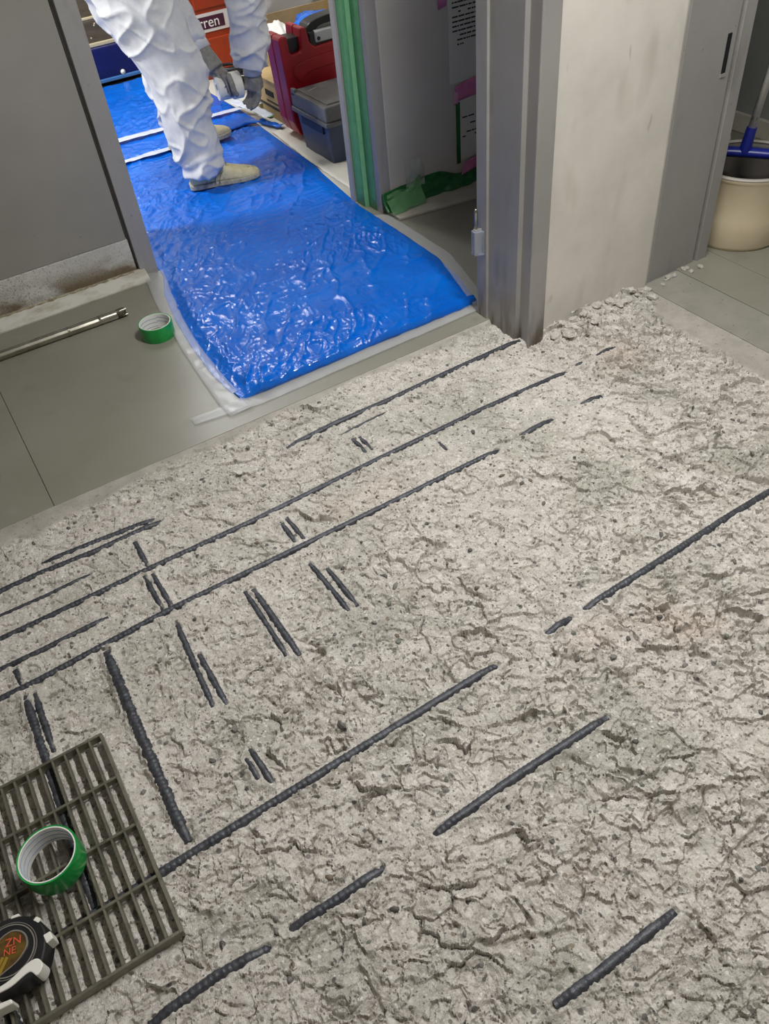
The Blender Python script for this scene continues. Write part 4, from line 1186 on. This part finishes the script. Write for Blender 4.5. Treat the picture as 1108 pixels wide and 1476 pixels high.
lt = obj('latch', MB().box(1.80, 1.90, 3.632, 3.668, 0.385, 0.432), latch_grey, rc, bevel=0.009, seg=3)
obj('latch_pin', MB().tube([(1.816, 3.628, 0.402), (1.816, 3.636, 0.402)], 0.008, 14), black_plastic, lt)

tb_ = thing('toolbox', (1.76, 3.40, 0), 'dark toolbox with grey lid standing just inside the doorway', 'toolbox')
def frustum(x0, x1, y0, y1, z0, z1, ins):
    m = MB()
    return m.add([(x0 + ins, y0 + ins, z0), (x1 - ins, y0 + ins, z0), (x1 - ins, y1 - ins, z0), (x0 + ins, y1 - ins, z0), (x0, y0, z1), (x1, y0, z1), (x1, y1, z1), (x0, y1, z1)],
                 [(3, 2, 1, 0), (4, 5, 6, 7), (0, 1, 5, 4), (1, 2, 6, 5), (2, 3, 7, 6), (3, 0, 4, 7)])
obj('body', frustum(1.618, 1.90, 3.252, 3.552, 0.0, 0.175, 0.016), navy_plastic, tb_, bevel=0.006)
obj('recess_panel', MB().box(1.6135, 1.6245, 3.30, 3.50, 0.125, 0.158), mat('deep_navy', rgb(26, 34, 58), 0.5), tb_, bevel=0.002)
obj('lid_rim', MB().box(1.602, 1.912, 3.236, 3.566, 0.166, 0.186), grey_plastic, tb_, bevel=0.005)
obj('lid', frustum(1.606, 1.908, 3.240, 3.562, 0.250, 0.186, -0.0).add([], []), grey_plastic, tb_, bevel=0.008)
obj('lid_top', MB().box(1.63, 1.885, 3.262, 3.54, 0.248, 0.256), grey_plastic, tb_, bevel=0.004)
obj('latch', MB().box(1.606, 1.622, 3.52, 3.555, 0.235, 0.262), grey_plastic, tb_, bevel=0.003)
obj('scratch', MB().tube([(1.65, 3.47, 0.2565), (1.70, 3.49, 0.2565)], 0.0015, 5), paper, tb_)

cb = thing('cardboard_box', (1.90, 4.05, 0), 'small brown cardboard box on the floor behind the red case', 'box')
obj('carton', MB().box(1.70, 2.10, 3.86, 4.20, 0.0, 0.175), cardboard, cb, bevel=0.003)
obj('flap', MB().box(1.695, 1.90, 3.86, 4.20, 0.176, 0.180), cardboard, cb)
obj('hand_slot', MB().box(1.697, 1.702, 3.97, 4.06, 0.105, 0.13), black_void, cb)
obj('printed_line', MB().box(1.6985, 1.7005, 3.90, 4.16, 0.05, 0.062).box(1.6985, 1.7005, 3.92, 4.06, 0.075, 0.083), ink, cb)
cb2 = thing('cardboard_box', (2.2, 4.5, 0), 'taller brown carton with open top far behind the red case', 'box')
cw = MB().box(1.93, 2.5, 4.30, 4.306, 0.0, 0.265).box(1.93, 1.936, 4.306, 4.80, 0.0, 0.265).box(2.494, 2.5, 4.306, 4.80, 0.0, 0.265).box(1.936, 2.494, 4.794, 4.80, 0.0, 0.265).box(1.936, 2.494, 4.306, 4.794, 0.0, 0.006)
obj('carton', cw, cardboard, cb2)
obj('bottom_tape', MB().box(2.2, 2.25, 4.2985, 4.30, 0.0, 0.20), mat('carton_tape', rgb(150, 126, 84), 0.3), cb2)


def lump(name, loc, rx, ry, rz, m_, label, cat, seed, amp=0.25, freq=3.0):
    bm = bmesh.new(); bmesh.ops.create_icosphere(bm, subdivisions=4, radius=1.0)
    P = np.array([v.co[:] for v in bm.verts])
    n = vnoise3(P * freq + 10, seed) + 0.5 * vnoise3(P * freq * 2.3 + 20, seed + 1)
    s = 1 + amp * (n - 0.75) * 2
    for v, k in zip(bm.verts, s):
        v.co = Vector((v.co.x * rx * k, v.co.y * ry * k, v.co.z * rz * k))
    zmin = min(v.co.z for v in bm.verts)
    me = bpy.data.meshes.new(name); bm.to_mesh(me); bm.free(); me.materials.append(m_)
    me.polygons.foreach_set('use_smooth', [True] * len(me.polygons))
    o = bpy.data.objects.new(name, me); COL.objects.link(o); o.location = (loc[0], loc[1], loc[2] - zmin)
    return tag(o, label, cat)
lump('plastic_bag', (2.04, 4.55, 0.008), 0.075, 0.12, 0.13, bag_white, 'crumpled white bag in the taller carton', 'bag', 4)
lump('folded_tarp', (2.27, 4.55, 0.008), 0.13, 0.17, 0.13, tarp_blue, 'bundled blue sheet in the taller carton', 'sheet', 6, 0.2, 2.2)
lump('dust_cover', (2.42, 5.35, 0.0), 0.26, 0.24, 0.36, mat('grey_film', rgb(206, 206, 208), 0.35, bump=0.4, bscale=8), 'pale plastic dust cover heaped against the far wall', 'cover', 8, 0.2, 2.0)

oc = thing('tool_case', (1.80, 4.93, 0), 'orange tool case with white name strip behind the arms', 'tool case')
ox = 1.70; OY = 4.86
obj('shell', MB().prism([(1.655, 0.02), (1.675, 0.0), (2.03, 0.0), (2.05, 0.02), (2.05, 0.55), (2.03, 0.57), (1.675, 0.57), (1.655, 0.55)], OY, OY + 0.16, axis='y'), orange_plastic, oc, bevel=0.008, seg=3)
obj('step_panel', MB().box(1.70, 2.01, OY - 0.012, OY + .002, 0.03, 0.205), orange_plastic, oc, bevel=0.006)
obj('step_panel', MB().box(1.70, 2.01, OY - 0.010, OY + .002, 0.345, 0.44), orange_plastic, oc, bevel=0.006)
ns = obj('name_strip', MB().box(1.66, 2.02, OY - 0.006, OY, 0.235, 0.325), mat('strip_grey', rgb(206, 200, 192), 0.4), oc)
obj('name_field', MB().box(1.668, 1.862, OY - 0.0075, OY - .005, 0.250, 0.310), mat('name_dark', rgb(66, 22, 46), 0.4), ns)
text_mesh('urren', 0.072, frame((1.752, OY - 0.0082, 0.280), (1, 0, 0), (0, 0, 1)), mat('name_white', rgb(226, 222, 216), 0.5), oc, 'lettering')
ch = MB(); pts = []
for k in range(40):
    pts.append((1.60, 4.90, 0.002 + 0.014 * k))
obj_h = thing('corrugated_hose', (1.60, 4.90, 0), 'ribbed beige hose standing beside the orange case', 'hose')
obj('hose', MB().tube(pts, [0.036 if k % 2 else 0.030 for k in range(40)], 18), hose_beige, obj_h, smooth=True)
pts = []
for k in range(150):
    a = k * 0.29
    pts.append((1.745 + (0.078 + .006 * math.sin(k * .7)) * math.cos(a), 4.56 + 0.07 * math.sin(a), 0.012 + 0.0008 * k + .006 * math.sin(k * .37)))
tag(obj('power_cable', MB().tube(pts, 0.008, 8), cable_black, smooth=True), 'coiled black power cable in front of the orange case', 'cable')

# stacked things along the far left
bl = thing('storage_bench', (0.9, 5.40, 0), 'dark blue covered bench against the far wall', 'bench')
obj('gap_shade', MB().box(0.30, 1.50, 5.26, 5.60, 0.0, 0.045), black_void, bl)  # black block stands in for the shadow gap under the bench
obj('front', MB().box(0.28, 1.52, 5.19, 5.62, 0.045, 0.215), navy_cloth, bl, bevel=0.012, seg=3)
obj('kick_rail', MB().box(0.28, 1.52, 5.178, 5.20, 0.036, 0.054), steel_blue, bl, bevel=0.004)
obj('knob', MB().lathe([(0.001, 0), (0.012, 0.003), (0.014, 0.010), (0.001, 0.016)], 16, Matrix.Translation((1.315, 5.19, 0.068)) @ Matrix.Rotation(math.pi / 2, 4, 'X')), white_plastic, bl, smooth=True)
bx_ = thing('wooden_crate', (0.9, 5.40, 0.215), 'brown wooden crate on the dark blue bench', 'crate')
obj('side', MB().box(0.30, 1.50, 5.205, 5.58, 0.217, 0.345), wood_brown, bx_, bevel=0.004)
obj('rim', MB().box(0.29, 1.51, 5.196, 5.59, 0.216, 0.236), lip_tan, bx_, bevel=0.004)
for x in (1.20, 1.235, 1.24):
    obj('nail_head', MB().lathe([(0.001, 0), (0.005, 0.001), (0.001, 0.003)], 10, Matrix.Translation((x, 5.205, 0.26 + (x - 1.2) * 1.6)) @ Matrix.Rotation(math.pi / 2, 4, 'X')), lip_tan, bx_)
bx2 = thing('wooden_crate', (0.9, 5.40, 0.345), 'upper brown crate with an amber strip, topmost on the bench', 'crate')
obj('side', MB().box(0.32, 1.46, 5.215, 5.56, 0.347, 0.455), wood_brown, bx2, bevel=0.004)
obj('rim', MB().box(0.31, 1.47, 5.206, 5.57, 0.346, 0.360), lip_tan, bx2, bevel=0.004)
obj('amber_strip', MB().box(1.255, 1.315, 5.211, 5.216, 0.362, 0.450), amber, bx2)
lump('plastic_bag', (1.05, 5.40, 0.455), 0.36, 0.13, 0.08, bag_white, 'white plastic bag lying on the upper brown crate', 'bag', 12)

# ---------------------------------------------------------------- the person
per = thing('person', (1.13, 3.66, 0.012), 'person in white coverall and grey gloves bending down on the blue tarp', 'person')


def remeshed(name, mb, voxel, smooth_it, material, parent, disp=None):
    me = bpy.data.meshes.new(name)
    me.from_pydata([tuple(p) for p in mb.v], [], mb.f)
    bm = bmesh.new(); bm.from_mesh(me); bmesh.ops.recalc_face_normals(bm, faces=bm.faces); bm.to_mesh(me); bm.free()
    o = bpy.data.objects.new(name, me); COL.objects.link(o)
    r = o.modifiers.new('r', 'REMESH'); r.mode = 'VOXEL'; r.voxel_size = voxel
    s = o.modifiers.new('s', 'SMOOTH'); s.factor = 0.5; s.iterations = smooth_it
    dg = bpy.context.evaluated_depsgraph_get(); dg.update()
    nm = bpy.data.meshes.new_from_object(o.evaluated_get(dg))
    bpy.data.objects.remove(o)
    P = np.zeros(len(nm.vertices) * 3); nm.vertices.foreach_get('co', P); P = P.reshape(-1, 3)
    Nn = np.zeros(len(nm.vertices) * 3); nm.vertices.foreach_get('normal', Nn); Nn = Nn.reshape(-1, 3)
    if disp is not None:
        P = P + Nn * disp(P)[:, None]
    off = wloc(parent)
    P = P - np.array(off[:])
    nm.vertices.foreach_set('co', P.ravel()); nm.update()
    nm.name = name
    nm.materials.clear(); nm.materials.append(material)
    nm.polygons.foreach_set('use_smooth', [True] * len(nm.polygons))
    ob = bpy.data.objects.new(name, nm); COL.objects.link(ob); ob.parent = parent
    return ob


def chain(mb, pts, rads, ell=None, k=6):
    """smooth tube through the joints"""
    P = np.array(pts, float); n = len(P)
    out, rr = [], []
    for i in range(n - 1):
        p0, p1, p2, p3 = P[max(i - 1, 0)], P[i], P[i + 1], P[min(i + 2, n - 1)]
        for j in range(k):
            t = j / k
            out.append(0.5 * ((2 * p1) + (-p0 + p2) * t + (2 * p0 - 5 * p1 + 4 * p2 - p3) * t * t + (-p0 + 3 * p1 - 3 * p2 + p3) * t ** 3))
            rr.append(rads[i] * (1 - t) + rads[i + 1] * t)
    out.append(P[-1]); rr.append(rads[-1])
    return mb.tube(out, rr, 20)


def folds(P):
    w = vnoise3(P * 4 + 3, 2)[:, None] * 1.6
    # long creases running aslant round the limbs
    u = P[:, 0] * 0.75 + P[:, 2] * 0.66; v = -P[:, 0] * 0.66 + P[:, 2] * 0.75
    q = np.stack([u * 5.0, P[:, 1] * 6.0, v * 15.0], 1)
    a = 1 - np.abs(2 * vnoise3(q + w, 3) - 1)
    q2 = np.stack([v * 7.0, P[:, 1] * 9.0, u * 22.0], 1)
    b = 1 - np.abs(2 * vnoise3(q2 + w * 1.5 + 7, 5) - 1)
    d = 0.015 * (a ** 6 - 0.15) + 0.011 * (b ** 6 - 0.15) - 0.006 * (1 - a) ** 2
    d *= 1 - 0.35 * sstep(0.42, 0.62, P[:, 2])
    hem = sstep(0.24, 0.09, P[:, 2])      # gathered rings near the trouser hems
    d += 0.005 * hem * np.sin(P[:, 2] * 110 + 9 * vnoise3(P * 8, 9))
    return d


bd = MB()
# right (near) leg, left (far) leg
chain(bd, [(1.085, 3.425, 0.075), (1.085, 3.43, 0.14), (1.075, 3.445, 0.27), (1.080, 3.47, 0.46), (1.030, 3.52, 0.66), (0.975, 3.58, 0.88)], [0.086, 0.090, 0.100, 0.118, 0.140, 0.150])
chain(bd, [(1.185, 3.915, 0.080), (1.185, 3.91, 0.14), (1.175, 3.895, 0.27), (1.160, 3.865, 0.46), (1.060, 3.83, 0.66), (0.985, 3.78, 0.88)], [0.074, 0.080, 0.090, 0.108, 0.135, 0.150])
# pelvis, back, chest, shoulders, hood
chain(bd, [(0.90, 3.68, 0.84), (0.965, 3.68, 0.92), (1.11, 3.68, 1.03), (1.28, 3.68, 1.12), (1.42, 3.68, 1.16), (1.50, 3.68, 1.155)], [0.13, 0.175, 0.165, 0.175, 0.16, 0.09])
chain(bd, [(1.40, 3.47, 1.10), (1.42, 3.68, 1.14), (1.40, 3.89, 1.10)], [0.085, 0.12, 0.085])
# right arm and left arm sleeves
chain(bd, [(1.40, 3.48, 1.10), (1.45, 3.50, 0.92), (1.475, 3.545, 0.72), (1.470, 3.575, 0.54), (1.462, 3.60, 0.375)], [0.095, 0.088, 0.084, 0.078, 0.068])
chain(bd, [(1.40, 3.88, 1.10), (1.30, 3.90, 0.92), (1.215, 3.885, 0.74), (1.255, 3.82, 0.60), (1.300, 3.745, 0.475)], [0.095, 0.085, 0.078, 0.066, 0.045])
body = remeshed('body', bd, 0.0065, 6, coverall, per, folds)
# hood and head (above the picture)
hm = MB()
chain(hm, [(1.47, 3.68, 1.15), (1.56, 3.68, 1.14), (1.66, 3.68, 1.10)], [0.09, 0.115, 0.10])
obj('hood', hm, coverall, per, smooth=True)
fm = MB()
fm.lathe([(0.001, -0.115), (0.045, -0.100), (0.070, -0.05), (0.078, 0.0), (0.076, 0.05), (0.055, 0.095), (0.001, 0.115)], 28,
         Matrix.Translation((1.64, 3.68, 1.085)) @ Matrix.Rotation(math.radians(125), 4, 'Y'))
fm.tube([(1.700, 3.68, 1.075), (1.735, 3.68, 1.045), (1.715, 3.68, 1.035)], [0.008, 0.013, 0.010], 10)
hd_ = obj('head', fm, skin_m, per, smooth=True)
for s in (-1, 1):
    obj('eye', MB().lathe([(0.001, -.008), (0.010, 0), (0.001, .008)], 12, Matrix.Translation((1.713, 3.68 + s * 0.032, 1.085))), dark_hair, hd_, smooth=True)
obj('dust_mask', MB().lathe([(0.050, 0.0), (0.046, 0.022), (0.028, 0.040), (0.001, 0.046)], 24, Matrix.Translation((1.660, 3.68, 1.020)) @ Matrix.Rotation(math.radians(150), 4, 'Y')), white_plastic, hd_, smooth=True)


def glove(name, wrist, palm, fingers, thumb, cuff):
    m = MB()
    chain(m, [wrist, palm[0], palm[1]], [0.030, 0.040, 0.040])
    for f in fingers:
        chain(m, [f[0], f[1], f[2], f[3]], [0.0125, 0.012, 0.0115, 0.009], k=4)
    chain(m, thumb, [0.016, 0.014, 0.011], k=4)
    g = remeshed(name, m, 0.0048, 3, glove_grey, per, lambda P: 0.003 * (vnoise3(P * 45, 3) - 0.5))
    c0, c1 = cuff
    obj('cuff', MB().tube([c0, c1], [0.037, 0.041], 18), coverall, g, smooth=True)
    return g


# left hand (nearer the leg): fingers curl round the roll from behind
RC = Vector((1.372, 3.665, 0.300))      # centre of the held roll
lw = Vector((1.305, 3.735, 0.460))
fing = []
for k in range(4):
    b0_ = Vector((1.322 + 0.010 * k, 3.690 - 0.021 * (1.5 - k) * -0.6 - 0.02 * k, 0.365))
    fing.append([b0_, b0_ + Vector((0.004, -0.018, -0.035)), b0_ + Vector((0.008, -0.020, -0.068 - 0.004 * (k in (1, 2)))), b0_ + Vector((0.022, -0.012, -0.088 - .004 * (k in (1, 2))))])
glove('glove', lw, [(1.312, 3.715, 0.42), (1.330, 3.680, 0.372)], fing, [(1.330, 3.700, 0.40), (1.352, 3.690, 0.372), (1.372, 3.672, 0.352)], ((1.296, 3.752, 0.492), (1.306, 3.734, 0.448)))
rw = Vector((1.462, 3.602, 0.36))
fing = []
for k in range(4):
    b0_ = Vector((1.470 - 0.004 * k, 3.590 + 0.022 * k, 0.275))
    ln = (0.9, 1.05, 1.0, 0.8)[k]
    fing.append([b0_, b0_ + Vector((-0.004, 0.004, -0.030 * ln)), b0_ + Vector((-0.018, 0.008, -0.058 * ln)), b0_ + Vector((-0.040, 0.010, -0.072 * ln))])
glove('glove', rw, [(1.464, 3.61, 0.325), (1.468, 3.62, 0.285)], fing, [(1.452, 3.60, 0.320), (1.432, 3.612, 0.298), (1.414, 3.630, 0.290)], ((1.463, 3.597, 0.385), (1.462, 3.603, 0.345)))

rt = thing('white_tape_roll', (RC.x, RC.y, RC.z), 'white roll with dark T mark held in the grey gloves', 'roll')
MR = Matrix.Translation(RC) @ Matrix.Rotation(math.radians(90), 4, 'Y') @ Matrix.Rotation(math.radians(8), 4, 'X')
obj('roll', MB().lathe([(0.020, -0.060), (0.046, -0.060), (0.048, -0.056), (0.048, -0.002), (0.020, -0.002)], 40, MR, close=True), white_plastic, rt, smooth=False)
obj('roll', MB().lathe([(0.020, 0.002), (0.050, 0.002), (0.054, 0.006), (0.054, 0.046), (0.050, 0.050), (0.020, 0.050)], 40, MR, close=True), bag_white, rt, smooth=False)
for c in rt.children: smooth_by_angle(c, 30)
text_mesh('T', 0.040, frame(tuple(RC + Vector((-0.032, -0.0485, 0.004))), (1, 0, 0.05), (0, -0.05, 1)), mat('mark_dark', rgb(36, 24, 48), 0.5), rt, 'lettering')
obj('printed_line', MB().box(RC.x - .050, RC.x - .014, RC.y - .0440, RC.y - .0425, RC.z - .030, RC.z - .027).box(RC.x - .050, RC.x - .018, RC.y - .0470, RC.y - .0455, RC.z - .020, RC.z - .017), print_blue, rt)


def shoe(heel, yaw, label=None):
    """slip-on work shoe: rings lofted from heel to toe"""
    Lg = 0.305
    st = [0.0, 0.03, 0.10, 0.22, 0.36, 0.50, 0.64, 0.78, 0.90, 0.97, 1.0]
    hw = [0.020, 0.031, 0.037, 0.037, 0.036, 0.041, 0.047, 0.048, 0.040, 0.024, 0.008]
    ht = [0.060, 0.078, 0.084, 0.086, 0.092, 0.080, 0.064, 0.052, 0.043, 0.034, 0.026]
    m_ = Matrix.Translation(heel) @ Matrix.Rotation(yaw, 4, 'Z')
    vs = []; n = 18
    for s, w, h in zip(st, hw, ht):
        for j in range(n):
            a = math.pi * j / (n - 1)
            c_, s_ = math.cos(a), math.sin(a)
            vs.append(m_ @ Vector((s * Lg, w * (abs(c_) ** 0.75) * (1 if c_ >= 0 else -1), 0.014 + (h - 0.014) * abs(s_) ** 0.8)))
    fs = [(i * n + j, i * n + j + 1, (i + 1) * n + j + 1, (i + 1) * n + j) for i in range(len(st) - 1) for j in range(n - 1)]
    fs += [(i * n, (i + 1) * n, (i + 1) * n + n - 1, i * n + n - 1) for i in range(len(st) - 1)]
    up = MB().add([tuple(v) for v in vs], fs + [tuple(range(n)), tuple(reversed(range((len(st) - 1) * n, len(st) * n)))])
    u = obj('shoe', up, shoe_cream, per, smooth=True)
    md = u.modifiers.new('sub', 'SUBSURF'); md.levels = 1; md.render_levels = 2
    sp = [(s * Lg * 1.02 - .004, w * 1.10) for s, w in zip(st, hw)]
    poly = [(a, -b) for a, b in sp] + [(a, b) for a, b in reversed(sp)]
    sole = MB().prism(poly, 0.0, 0.020, m_)
    obj('sole', sole, shoe_sole, u, bevel=0.004)
    obj('collar', MB().tube([m_ @ Vector((0.075, 0, 0.055)), m_ @ Vector((0.072, 0, 0.10))], [0.047, 0.044], 20), shoe_grey, u, smooth=True)
    # seam lines over the instep
    for off in (0.50, 0.56):
        P = []
        for j in range(13):
            a = math.pi * j / 12
            w, h = np.interp(off + .10 * abs(math.cos(a)), st, hw), np.interp(off + .10 * abs(math.cos(a)), st, ht)
            P.append(m_ @ Vector(((off - 0.16 * abs(math.cos(a)) ** 2) * Lg, 0, 0)) + (m_.to_3x3() @ Vector((0, w * 1.01 * math.cos(a), 0.016 + (h - 0.010) * math.sin(a) ** .8))))
        obj('seam', MB().tube(P, 0.0022, 6), shoe_grey, u, smooth=True)
    return u


shoe((1.025, 3.455, 0.014), math.radians(-14))
shoe((1.115, 3.925, 0.026), math.radians(-3))
